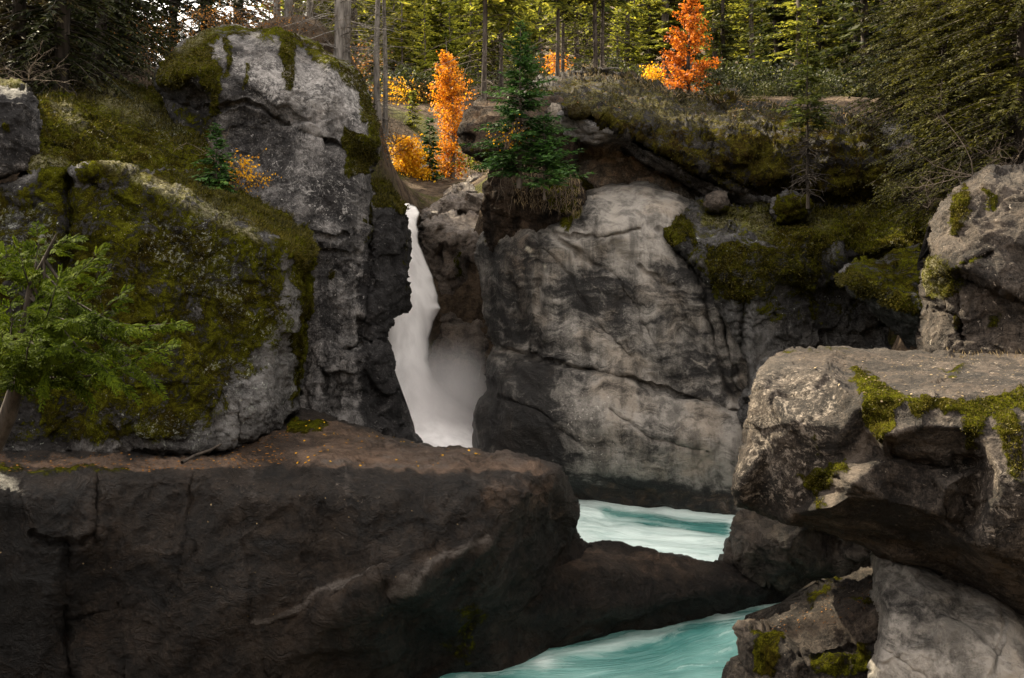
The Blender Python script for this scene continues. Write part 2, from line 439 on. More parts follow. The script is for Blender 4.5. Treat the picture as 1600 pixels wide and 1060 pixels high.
    a, b, c, d = I[:-1, :-1][cell], I[:-1, 1:][cell], I[1:, 1:][cell], I[1:, :-1][cell]
    quads = np.stack([a, d, c, b], -1)
    # close the solid behind: border loop swept back and pulled in
    e = np.concatenate([quads[:, [0, 1]], quads[:, [1, 2]], quads[:, [2, 3]], quads[:, [3, 0]]])
    key = e[:, 0].astype(np.int64) * 10**7 + e[:, 1]; rev = e[:, 1].astype(np.int64) * 10**7 + e[:, 0]
    be = e[~np.isin(key, rev)]
    bv = np.unique(be); nb = len(bv); nV = len(P)
    mapi = np.full(nV, -1); mapi[bv] = np.arange(nb)
    cen = P.mean(0); Vs = [P]; Fs = [quads]; base = nV
    rayd = P[bv] / np.linalg.norm(P[bv], axis=1)[:, None]
    prev = bv[:, None][:, 0]; pm = lambda i, ring: (i if ring < 0 else nV + ring * nb + mapi[i])
    for r, (t, f) in enumerate(((0.25, 0.01), (0.6, 0.05), (1.0, 0.16))):
        q = P[bv] + rayd * (t * T)
        c2 = cen + np.array([0, T * t, 0]); q = q + (c2 - q) * f
        q = q + 0.1 * np.stack([perlin(q * 1.3 + 5), perlin(q * 1.3 + 15), perlin(q * 1.3 + 25)], -1) * (0 if r == 0 else 1)
        Vs.append(q)
        Fs.append(np.stack([be[:, 1] if r == 0 else nV + (r - 1) * nb + mapi[be[:, 1]], be[:, 0] if r == 0 else nV + (r - 1) * nb + mapi[be[:, 0]],
                            nV + r * nb + mapi[be[:, 0]], nV + r * nb + mapi[be[:, 1]]], -1))
    Vs.append((cen + np.array([0, T * 1.1, 0]))[None]); ci = nV + 3 * nb
    Fs.append(np.stack([nV + 2 * nb + mapi[be[:, 1]], nV + 2 * nb + mapi[be[:, 0]], np.full(len(be), ci)], -1))
    for k in at_: at_[k] = np.concatenate([at_[k], np.tile(at_[k][bv], 3), [0]])
    me = make_mesh(name, np.concatenate(Vs), Fs, mat, True, at_)
    o = link(name, me)
    tag(o, label, cat, group)
    ROCKS[name] = dict(o=o, P=P, N=N, moss=a_moss, h=h, px=PX[um], py=PY[um])
    return o

# ------------------------------------------------------------------ rock materials
M_GREY = rock_mat('grey_rock', (0.034, 0.032, 0.033), (0.24, 0.228, 0.22), lich=(0.48, 0.46, 0.44), lich_amt=0.75, streak=0.65, crack=0.7, grain=1.3, warm=0.4)
M_CLIFF = rock_mat('smooth_cliff_rock', (0.028, 0.0265, 0.0255), (0.245, 0.227, 0.203), lich=(0.42, 0.39, 0.35), lich_amt=0.25, streak=0.55, crack=0.5, crack_amt=0.2, rough=0.55, grain=0.6, bumpk=0.65, stratk=1.25, tilt=(0.2, 0.6, 0.3), spec=0.22, warm=0.7)
M_DARK = rock_mat('wet_dark_rock', (0.0024, 0.0018, 0.0014), (0.026, 0.0192, 0.0145), lich=(0.11, 0.09, 0.075), lich_amt=0.5, streak=0.5, crack=0.8, crack_amt=0.5, rough=0.60, spec=0.20, grain=1.1, bumpk=0.95, brown=(0.125, 0.082, 0.056), tilt=(0.1, 0.5, 0.2), warm=0.8, vein_litfold=(0.085, 0.074, 0.066))
M_MOSSY = rock_mat('mossy_rock', (0.030, 0.028, 0.028), (0.16, 0.155, 0.15), lich=(0.40, 0.42, 0.37), lich_amt=0.7, streak=0.5, crack=0.9, grain=1.2)
M_BOULDER = rock_mat('lichen_boulder_rock', (0.018, 0.0145, 0.012), (0.108, 0.087, 0.070), brown=(0.075, 0.054, 0.04), lich=(0.36, 0.305, 0.25), lich_amt=0.75, streak=0.45, crack=0.9, rough=0.78, grain=1.3, warm=0.7)
M_RIVER = rock_mat('river_rock', (0.038, 0.031, 0.026), (0.24, 0.20, 0.17), lich_amt=0.2, streak=0.4, crack=0.9, rough=0.6, warm=0.7)
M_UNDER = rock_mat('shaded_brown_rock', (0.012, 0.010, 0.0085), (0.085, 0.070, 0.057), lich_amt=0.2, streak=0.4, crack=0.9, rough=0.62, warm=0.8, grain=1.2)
M_CAP = rock_mat('mossy_cap_rock', (0.026, 0.021, 0.017), (0.13, 0.112, 0.092), lich=(0.34, 0.32, 0.27), lich_amt=0.6, streak=0.5, crack=0.9, grain=1.2, brown=(0.085, 0.052, 0.03), moss_b=(0.085, 0.076, 0.010), moss_c=(0.036, 0.022, 0.008), moss_a=(0.009, 0.008, 0.003))
M_OCHRE = rock_mat('ochre_stained_rock', (0.075, 0.062, 0.05), (0.40, 0.345, 0.28), brown=(0.34, 0.20, 0.10), lich_amt=0.2, streak=0.6, crack=0.7, crack_amt=0.4, rough=0.7, warm=0.9, tilt=(0.1, 0.6, 0.2))
M_SOIL = rock_mat('root_soil', (0.020, 0.014, 0.010), (0.085, 0.058, 0.038), lich_amt=0.15, streak=0.8, crack=1.4, rough=0.95, warm=1.0)

# ------------------------------------------------------------------ rocks, near to far
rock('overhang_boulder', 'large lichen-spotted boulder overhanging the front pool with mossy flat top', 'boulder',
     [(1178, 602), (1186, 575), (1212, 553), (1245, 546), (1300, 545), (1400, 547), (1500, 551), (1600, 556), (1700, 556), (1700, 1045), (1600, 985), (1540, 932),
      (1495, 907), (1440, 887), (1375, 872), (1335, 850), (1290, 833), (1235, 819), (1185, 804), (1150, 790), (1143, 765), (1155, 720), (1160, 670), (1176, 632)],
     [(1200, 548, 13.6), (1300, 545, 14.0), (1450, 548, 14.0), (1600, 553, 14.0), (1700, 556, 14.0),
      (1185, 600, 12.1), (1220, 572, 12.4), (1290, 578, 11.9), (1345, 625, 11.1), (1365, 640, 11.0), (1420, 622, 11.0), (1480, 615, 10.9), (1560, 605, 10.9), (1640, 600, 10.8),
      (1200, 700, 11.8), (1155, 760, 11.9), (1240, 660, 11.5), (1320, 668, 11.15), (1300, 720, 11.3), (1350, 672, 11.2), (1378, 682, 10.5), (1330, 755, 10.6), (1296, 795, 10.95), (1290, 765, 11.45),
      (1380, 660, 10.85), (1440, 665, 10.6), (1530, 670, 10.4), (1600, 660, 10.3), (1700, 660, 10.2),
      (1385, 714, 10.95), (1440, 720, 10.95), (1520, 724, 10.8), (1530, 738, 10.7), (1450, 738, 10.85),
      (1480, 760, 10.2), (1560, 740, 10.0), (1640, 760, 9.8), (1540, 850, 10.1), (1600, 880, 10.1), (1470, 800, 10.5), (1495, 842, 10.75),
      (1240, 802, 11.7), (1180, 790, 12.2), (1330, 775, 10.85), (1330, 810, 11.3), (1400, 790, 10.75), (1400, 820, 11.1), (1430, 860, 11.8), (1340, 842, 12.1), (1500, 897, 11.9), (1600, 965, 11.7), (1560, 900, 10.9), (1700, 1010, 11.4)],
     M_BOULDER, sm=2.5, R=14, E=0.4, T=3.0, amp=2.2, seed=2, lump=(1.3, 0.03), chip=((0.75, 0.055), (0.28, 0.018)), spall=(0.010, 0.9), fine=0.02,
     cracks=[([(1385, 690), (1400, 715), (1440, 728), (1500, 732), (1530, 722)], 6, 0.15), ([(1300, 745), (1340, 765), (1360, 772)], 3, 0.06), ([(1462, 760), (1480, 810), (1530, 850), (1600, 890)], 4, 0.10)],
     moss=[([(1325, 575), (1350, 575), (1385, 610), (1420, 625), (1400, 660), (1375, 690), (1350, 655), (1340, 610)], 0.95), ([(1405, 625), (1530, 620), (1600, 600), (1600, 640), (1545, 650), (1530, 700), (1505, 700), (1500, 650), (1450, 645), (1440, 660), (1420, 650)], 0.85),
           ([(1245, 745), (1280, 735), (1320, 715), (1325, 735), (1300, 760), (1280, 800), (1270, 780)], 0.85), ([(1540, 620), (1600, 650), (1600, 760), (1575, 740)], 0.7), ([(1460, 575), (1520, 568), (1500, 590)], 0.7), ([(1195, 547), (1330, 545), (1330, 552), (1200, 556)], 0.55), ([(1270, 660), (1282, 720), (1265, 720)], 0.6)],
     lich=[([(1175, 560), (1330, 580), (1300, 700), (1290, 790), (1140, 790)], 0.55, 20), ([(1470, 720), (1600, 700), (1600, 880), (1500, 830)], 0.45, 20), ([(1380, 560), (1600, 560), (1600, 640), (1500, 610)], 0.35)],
     brown=[([(1200, 548), (1610, 548), (1610, 606), (1420, 622), (1360, 628), (1300, 585), (1225, 570)], 0.62, 10)], tone=[([(1140, 540), (1610, 540), (1610, 1000), (1140, 850)], -0.12, 20), ([(1352, 668), (1378, 680), (1325, 757), (1292, 797), (1290, 760)], 0.9, 5), ([(1300, 780), (1420, 740), (1600, 960), (1440, 890)], -0.35, 20)], base_lich=0.42)  # lit diagonal facet painted paler; down-turned face painted darker, as in shade

rock('pillar_rock', 'smooth beige rock pillar supporting the big overhanging boulder', 'rock',
     [(1360, 862), (1400, 860), (1500, 880), (1600, 930), (1700, 1000), (1700, 1130), (1340, 1130), (1356, 1060), (1370, 1010), (1377, 965), (1366, 940), (1365, 900)],
     [(1365, 870, 12.5), (1440, 880, 12.4), (1520, 900, 12.3), (1620, 960, 12.0), (1700, 1000, 11.8), (1370, 950, 11.6), (1420, 1000, 11.2), (1500, 980, 11.1), (1600, 1040, 10.8), (1700, 1130, 10.5), (1360, 1130, 11.2), (1480, 1130, 10.7), (1440, 930, 11.35), (1560, 960, 11.2)],
     M_CLIFF, sm=14, R=18, E=0.5, T=2.5, amp=2.5, seed=3, lump=(1.2, 0.10), chip=((0.9, 0.05), (0.3, 0.012)), spall=(0.012, 1.2), fine=0.012,
     cracks=[([(1400, 880), (1470, 900), (1495, 915), (1500, 900)], 5, 0.08), ([(1560, 930), (1570, 980), (1550, 1060)], 2.5, 0.05), ([(1365, 1000), (1420, 1040), (1450, 1060)], 2, 0.05)], base_lich=0.2, tone=[([(1370, 960), (1600, 1000), (1600, 1060), (1370, 1060)], 0.5, 40)])

rock('wedge_rock', 'broken mossy wedge of rock at the water edge below the pillar', 'rock',
     [(1150, 982), (1158, 973), (1185, 975), (1235, 955), (1265, 936), (1300, 915), (1340, 895), (1366, 884), (1400, 890), (1400, 1130), (1115, 1130), (1135, 1050), (1148, 1012)],
     [(1150, 980, 13.3), (1180, 975, 13.6), (1265, 938, 14.3), (1340, 897, 14.6), (1400, 888, 14.6), (1165, 990, 13.0), (1225, 1000, 12.6), (1300, 978, 12.4), (1372, 955, 12.2), (1400, 950, 12.2),
      (1240, 960, 13.6), (1290, 952, 13.2), (1366, 940, 12.7), (1280, 935, 13.9), (1360, 905, 13.5),
      (1140, 1060, 12.9), (1220, 1040, 12.3), (1300, 1010, 12.35), (1375, 1000, 12.0), (1250, 1020, 12.5), (1290, 1035, 12.2), (1360, 1030, 12.0), (1130, 1130, 12.6), (1260, 1130, 12.0), (1400, 1130, 11.8)],
     M_BOULDER, sm=5, R=14, E=0.35, T=1.6, amp=2.5, seed=4, lump=(0.8, 0.04), chip=((0.6, 0.12), (0.25, 0.045)), fine=0.02,
     cracks=[([(1250, 1030), (1300, 1018), (1370, 1008)], 3, 0.10), ([(1250, 1000), (1255, 1060)], 2.5, 0.05)],
     moss=[([(1175, 978), (1225, 990), (1222, 1030), (1200, 1060), (1165, 1050), (1180, 1010)], 0.9), ([(1260, 1020), (1360, 1010), (1370, 1030), (1360, 1060), (1255, 1060)], 0.65), ([(1265, 940), (1310, 905), (1320, 915), (1270, 950)], 0.7), ([(1330, 940), (1370, 935), (1370, 945), (1340, 948)], 0.6)],
     brown=[([(1200, 985), (1370, 940), (1375, 958), (1230, 1000)], 0.9, 8), ([(1250, 970), (1360, 900), (1370, 940)], 0.6)], base_lich=0.5)

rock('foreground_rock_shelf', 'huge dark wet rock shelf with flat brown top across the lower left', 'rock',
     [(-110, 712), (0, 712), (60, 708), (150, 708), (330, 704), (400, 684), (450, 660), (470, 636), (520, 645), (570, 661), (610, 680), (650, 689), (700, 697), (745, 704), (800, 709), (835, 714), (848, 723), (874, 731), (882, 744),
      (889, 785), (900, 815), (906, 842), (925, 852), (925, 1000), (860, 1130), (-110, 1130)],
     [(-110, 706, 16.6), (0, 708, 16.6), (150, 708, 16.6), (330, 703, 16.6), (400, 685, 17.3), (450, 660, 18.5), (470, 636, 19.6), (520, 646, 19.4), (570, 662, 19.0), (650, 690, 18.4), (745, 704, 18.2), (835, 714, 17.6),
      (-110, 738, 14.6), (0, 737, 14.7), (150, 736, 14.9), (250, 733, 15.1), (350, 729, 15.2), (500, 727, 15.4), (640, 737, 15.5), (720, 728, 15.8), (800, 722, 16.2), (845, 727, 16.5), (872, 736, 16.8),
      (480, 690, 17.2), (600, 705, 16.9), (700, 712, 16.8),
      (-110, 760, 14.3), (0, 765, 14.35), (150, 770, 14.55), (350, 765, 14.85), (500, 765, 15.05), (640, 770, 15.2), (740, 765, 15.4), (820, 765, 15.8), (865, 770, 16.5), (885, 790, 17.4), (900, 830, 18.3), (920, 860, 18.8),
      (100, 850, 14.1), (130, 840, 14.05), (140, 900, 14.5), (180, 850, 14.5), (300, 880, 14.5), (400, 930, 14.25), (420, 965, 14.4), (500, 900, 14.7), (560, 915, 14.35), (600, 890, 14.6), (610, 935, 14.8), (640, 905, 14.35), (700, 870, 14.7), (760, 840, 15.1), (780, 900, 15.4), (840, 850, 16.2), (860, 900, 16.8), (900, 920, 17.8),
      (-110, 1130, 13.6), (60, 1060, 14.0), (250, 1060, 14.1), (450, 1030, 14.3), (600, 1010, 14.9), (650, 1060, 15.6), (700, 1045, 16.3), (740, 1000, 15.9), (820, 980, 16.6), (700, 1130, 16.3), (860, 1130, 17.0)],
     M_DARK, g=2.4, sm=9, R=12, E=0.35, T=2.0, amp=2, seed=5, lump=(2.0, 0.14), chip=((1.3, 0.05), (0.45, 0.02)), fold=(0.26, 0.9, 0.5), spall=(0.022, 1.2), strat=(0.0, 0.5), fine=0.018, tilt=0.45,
     cracks=[([(50, 835), (90, 850), (130, 850), (150, 830)], 4, 0.16), ([(105, 850), (100, 950), (110, 1060)], 7, 0.18), ([(150, 745), (150, 850)], 3, 0.10), ([(600, 880), (520, 935), (450, 965), (390, 970)], 6, 0.05), ([(110, 970), (200, 945), (260, 930), (310, 860)], 3, 0.10),
             ([(300, 740), (290, 850), (270, 920)], 2.5, 0.06), ([(390, 900), (385, 960), (420, 1060)], 2.5, 0.06), ([(190, 940), (195, 1060)], 3, 0.08), ([(740, 960), (720, 1010), (650, 1060)], 6, 0.12)],
     moss=[([(455, 650), (500, 650), (515, 672), (480, 682), (445, 680)], 0.8), ([(-100, 728), (0, 725), (200, 728), (230, 738), (100, 742), (-100, 745)], 0.62), ([(690, 960), (740, 930), (770, 960), (730, 1040), (690, 1010)], 0.45)],
     brown=[([(-110, 715), (330, 708), (460, 660), (520, 650), (640, 690), (845, 715), (870, 735), (640, 736), (350, 730), (-110, 742)], 0.95, 8), ([(740, 730), (890, 740), (890, 830), (760, 800)], 0.6, 25)],
     wet=[([(-110, 740), (900, 740), (920, 1130), (-110, 1130)], 0.7, 30), ([(480, 655), (850, 715), (850, 735), (500, 728)], 0.9)],
     tone=[([(470, 640), (850, 712), (870, 735), (480, 730)], 1.0, 8), ([(395, 960), (470, 945), (560, 895), (610, 880), (560, 920), (470, 968), (400, 972)], 1.0, 5), ([(605, 915), (640, 890), (665, 868), (760, 838), (765, 852), (690, 880), (650, 912), (615, 918)], 1.0, 5),  # the two fold streaks get their lit edge as paler tone
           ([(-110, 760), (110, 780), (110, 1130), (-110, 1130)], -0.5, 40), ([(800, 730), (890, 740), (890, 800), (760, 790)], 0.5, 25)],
     vein_litfold=[([(395, 966), (430, 962), (470, 945), (510, 922), (560, 905), (605, 882)], 5, 0.85), ([(400, 960), (440, 935), (520, 925)], 10, 0.45), ([(610, 917), (645, 910), (668, 885), (690, 868), (760, 842)], 6, 0.85), ([(640, 905), (700, 870), (765, 848)], 12, 0.45), ([(505, 725), (600, 728), (700, 724)], 5, 0.6), ([(560, 690), (680, 706), (820, 716)], 9, 0.55), ([(600, 715), (720, 718)], 6, 0.5), ([(540, 740), (545, 790)], 9, 0.5), ([(395, 735), (398, 780)], 12, 0.45), ([(740, 745), (770, 760), (800, 740)], 8, 0.4), ([(240, 840), (330, 850), (400, 830)], 6, 0.3), ([(560, 1010), (600, 1000), (640, 1005)], 6, 0.3)],  # pale streaks: light on the raised folds, painted into the rock colour
     lich=[([(340, 735), (420, 735), (420, 790), (350, 780)], 0.5, 20), ([(500, 735), (620, 735), (600, 790), (530, 850)], 0.5, 20), ([(600, 715), (760, 700), (830, 715), (640, 730)], 0.6)], base_lich=0.36)

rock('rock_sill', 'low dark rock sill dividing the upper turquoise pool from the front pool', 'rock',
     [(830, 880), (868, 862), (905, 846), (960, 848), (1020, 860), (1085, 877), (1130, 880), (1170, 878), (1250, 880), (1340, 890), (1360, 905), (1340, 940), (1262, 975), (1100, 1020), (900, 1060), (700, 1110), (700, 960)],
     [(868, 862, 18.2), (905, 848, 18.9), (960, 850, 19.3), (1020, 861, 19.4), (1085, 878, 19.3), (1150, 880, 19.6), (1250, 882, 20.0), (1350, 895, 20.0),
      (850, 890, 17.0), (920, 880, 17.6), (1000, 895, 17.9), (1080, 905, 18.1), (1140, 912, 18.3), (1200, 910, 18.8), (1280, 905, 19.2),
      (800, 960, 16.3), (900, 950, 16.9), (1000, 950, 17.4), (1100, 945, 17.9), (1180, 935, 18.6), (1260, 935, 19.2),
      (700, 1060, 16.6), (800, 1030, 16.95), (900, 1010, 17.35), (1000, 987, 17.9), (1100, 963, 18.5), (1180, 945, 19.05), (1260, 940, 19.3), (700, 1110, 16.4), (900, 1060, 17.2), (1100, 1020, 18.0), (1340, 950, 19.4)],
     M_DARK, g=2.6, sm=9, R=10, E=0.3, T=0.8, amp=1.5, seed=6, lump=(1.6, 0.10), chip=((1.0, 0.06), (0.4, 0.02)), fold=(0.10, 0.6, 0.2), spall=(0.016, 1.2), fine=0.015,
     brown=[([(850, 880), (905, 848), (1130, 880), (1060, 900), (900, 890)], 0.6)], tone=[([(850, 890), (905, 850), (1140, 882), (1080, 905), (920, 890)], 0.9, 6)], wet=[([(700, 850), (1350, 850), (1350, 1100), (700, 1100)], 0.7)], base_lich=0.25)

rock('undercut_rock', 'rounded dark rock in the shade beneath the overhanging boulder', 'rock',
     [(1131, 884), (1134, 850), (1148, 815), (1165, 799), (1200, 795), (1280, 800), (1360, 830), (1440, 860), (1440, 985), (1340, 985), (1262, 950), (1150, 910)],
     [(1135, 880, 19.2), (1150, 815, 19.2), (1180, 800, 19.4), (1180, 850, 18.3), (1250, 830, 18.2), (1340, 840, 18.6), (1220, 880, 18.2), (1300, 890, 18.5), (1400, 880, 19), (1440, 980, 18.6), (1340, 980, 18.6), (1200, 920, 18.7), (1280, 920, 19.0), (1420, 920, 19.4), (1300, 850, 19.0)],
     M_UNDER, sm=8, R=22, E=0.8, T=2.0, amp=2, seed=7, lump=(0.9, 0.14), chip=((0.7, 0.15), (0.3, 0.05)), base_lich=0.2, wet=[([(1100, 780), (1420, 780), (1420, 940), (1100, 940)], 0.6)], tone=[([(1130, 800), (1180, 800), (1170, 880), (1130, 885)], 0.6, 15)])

rock('mossy_rock_face', 'great moss-covered rock face left of the grey boulder above the shelf', 'rock',
     [(-110, 300), (0, 290), (60, 265), (110, 262), (150, 255), (200, 258), (240, 270), (300, 262), (340, 280), (400, 310), (450, 345), (488, 368), (498, 392), (494, 430), (484, 480), (474, 540), (470, 600), (464, 645), (440, 672), (400, 692), (335, 708), (250, 715), (150, 715), (-110, 718)],
     [(-110, 300, 17.5), (40, 290, 17.3), (100, 268, 17.3), (130, 262, 17.2), (200, 262, 17.6), (245, 285, 17.4), (300, 312, 17.3), (350, 340, 17.4), (400, 360, 17.5), (430, 380, 17.6),
      (260, 268, 19.5), (330, 275, 20.4), (400, 312, 20.3), (450, 345, 19.8), (485, 368, 19.2), (470, 380, 18.2),
      (490, 400, 18.6), (450, 400, 17.6), (470, 440, 18.0), (490, 440, 19.0), (440, 520, 17.5), (470, 540, 18.9), (420, 600, 17.3), (465, 600, 19.3), (380, 650, 16.7), (330, 660, 16.35), (335, 700, 16.3), (400, 685, 17.0), (440, 660, 18.0), (410, 640, 17.0), (370, 620, 16.6),
      (300, 400, 16.9), (200, 380, 16.9), (130, 350, 17.0), (112, 300, 17.4), (100, 420, 17.3), (60, 400, 16.9), (20, 380, 16.9), (-110, 400, 16.8), (300, 520, 16.7), (200, 500, 16.7), (120, 520, 17.1), (60, 520, 16.6), (-110, 520, 16.4),
      (300, 620, 16.4), (200, 640, 16.5), (100, 640, 16.9), (0, 640, 16.5), (-110, 660, 16.3), (300, 690, 16.35), (200, 700, 16.6), (100, 700, 16.8), (0, 700, 16.5), (-110, 715, 16.3), (230, 690, 16.35)],
     M_MOSSY, g=2.4, sm=7, R=14, E=0.6, T=3.0, amp=2.5, seed=8, lump=(1.4, 0.10), chip=((0.9, 0.13), (0.35, 0.06)), fine=0.03,
     cracks=[([(135, 275), (165, 300), (200, 325), (215, 330)], 5, 0.16), ([(105, 280), (112, 340), (100, 420)], 9, 0.4), ([(332, 640), (335, 700)], 4, 0.18), ([(375, 640), (370, 690)], 4, 0.15), ([(0, 300), (60, 310)], 3, 0.12), ([(438, 560), (445, 660)], 3, 0.10)],
     moss=[([(105, 290), (240, 280), (300, 310), (400, 360), (446, 378), (448, 480), (410, 550), (370, 580), (340, 640), (300, 690), (180, 690), (110, 690), (60, 690), (60, 560), (100, 500), (80, 400)], 0.64, 14), ([(400, 360), (470, 400), (465, 520), (420, 580), (380, 600), (330, 690), (-110, 700), (-110, 300), (100, 300)], 0.42, 14), ([(230, 270), (330, 270), (490, 365), (498, 395), (494, 420), (478, 520), (472, 600), (455, 640), (455, 480), (465, 420), (430, 375), (340, 330)], 1.0, 6),
           ([(60, 255), (115, 258), (110, 300), (60, 290)], 0.8), ([(120, 252), (200, 252), (250, 275), (340, 325), (420, 365), (400, 370), (300, 322), (200, 292), (125, 290)], 0.62, 6), ([(-110, 290), (108, 290), (105, 640), (-110, 640)], 0.56, 16)],
     pale=[([(130, 252), (190, 252), (250, 285), (320, 315), (400, 358), (425, 375), (400, 380), (300, 330), (200, 275)], 1.0, 8)],
     lich=[([(200, 330), (330, 330), (400, 420), (390, 520), (330, 480), (240, 420)], 0.5, 30), ([(310, 560), (390, 560), (320, 590)], 0.6), ([(200, 650), (330, 650), (320, 700), (210, 690)], 0.5, 15), ([(0, 320), (90, 320), (90, 420), (0, 420)], 0.5), ([(360, 560), (470, 400), (470, 640), (340, 700)], 0.35, 20)],
     brown=[([(-110, 690), (330, 700), (330, 715), (-110, 716)], 0.5), ([(-110, 290), (100, 290), (100, 440), (-110, 440)], 0.5)], tone=[([(430, 430), (465, 420), (465, 560), (400, 680), (340, 700), (360, 600)], 0.6, 15), ([(-110, 280), (105, 290), (105, 700), (-110, 700)], -0.6, 15)], base_lich=0.5)

rock('dark_rock_block', 'dark square-cornered rock block at the left edge with thin lichen cap', 'rock',
     [(-110, 110), (0, 122), (30, 124), (50, 134), (60, 150), (62, 200), (60, 240), (48, 268), (20, 272), (0, 280), (-110, 290)],
     [(-110, 115, 19), (0, 126, 18.4), (45, 136, 18.4), (0, 145, 17.5), (40, 150, 17.5), (58, 180, 17.9), (20, 200, 17.3), (50, 250, 17.6), (0, 270, 17.3), (-110, 200, 17.2), (-110, 290, 17.2)],
     M_GREY, sm=6, R=12, E=0.5, T=3.0, amp=2, seed=9, lump=(1.2, 0.1), chip=((0.8, 0.14), (0.3, 0.05)), moss=[([(-110, 110), (50, 124), (50, 136), (-110, 135)], 0.7, 5), ([(0, 185), (18, 185), (18, 205), (0, 205)], 0.8)], pale=[([(-110, 110), (50, 124), (60, 140), (-110, 132)], 0.9, 4)],
     tone=[([(-110, 140), (62, 150), (62, 280), (-110, 280)], -0.6, 10)], base_lich=0.45)

rock('mossy_slope_rock', 'rounded moss-blanketed rock slope under the dark trees at upper left', 'rock',
     [(40, 150), (60, 140), (100, 132), (160, 127), (210, 130), (245, 140), (260, 170), (300, 195), (325, 225), (330, 260), (340, 300), (300, 320), (200, 300), (100, 290), (50, 290), (45, 240)],
     [(60, 142, 27), (130, 130, 28), (210, 132, 28), (250, 145, 26), (100, 150, 24), (180, 150, 24), (65, 165, 19.8), (110, 165, 21), (180, 175, 22), (250, 185, 22.5), (300, 205, 21.8), (70, 200, 18.6), (110, 185, 19.2), (125, 210, 18.8), (140, 190, 20.3), (160, 185, 20.4), (120, 225, 18.9), (170, 215, 20.2), (240, 230, 20.2), (320, 240, 21), (80, 230, 18.4), (60, 260, 17.6), (110, 262, 18.0), (150, 250, 18.8), (200, 265, 19.0), (280, 270, 19.8), (330, 280, 20.5), (60, 290, 17.5), (200, 300, 18.6), (330, 310, 20)],
     M_MOSSY, sm=6, R=14, E=0.7, T=3.0, amp=2, seed=10, lump=(1.3, 0.22), chip=((0.9, 0.14), (0.4, 0.06)), fine=0.04,
     cracks=[([(135, 188), (150, 190), (165, 183)], 3, 0.2), ([(65, 225), (80, 228), (110, 232)], 3, 0.15), ([(225, 220), (260, 245), (300, 255)], 3, 0.12)],
     moss=[([(20, 110), (340, 110), (350, 330), (20, 330)], 0.78)], pale=[([(110, 130), (200, 140), (250, 185), (300, 200), (220, 195), (150, 160)], 0.75, 10), ([(80, 160), (110, 165), (130, 200), (110, 200)], 0.9, 6), ([(60, 255), (100, 250), (110, 270), (60, 275)], 0.9, 6)], lich=[([(230, 180), (300, 190), (290, 230), (240, 220)], 0.5)], base_lich=0.62)

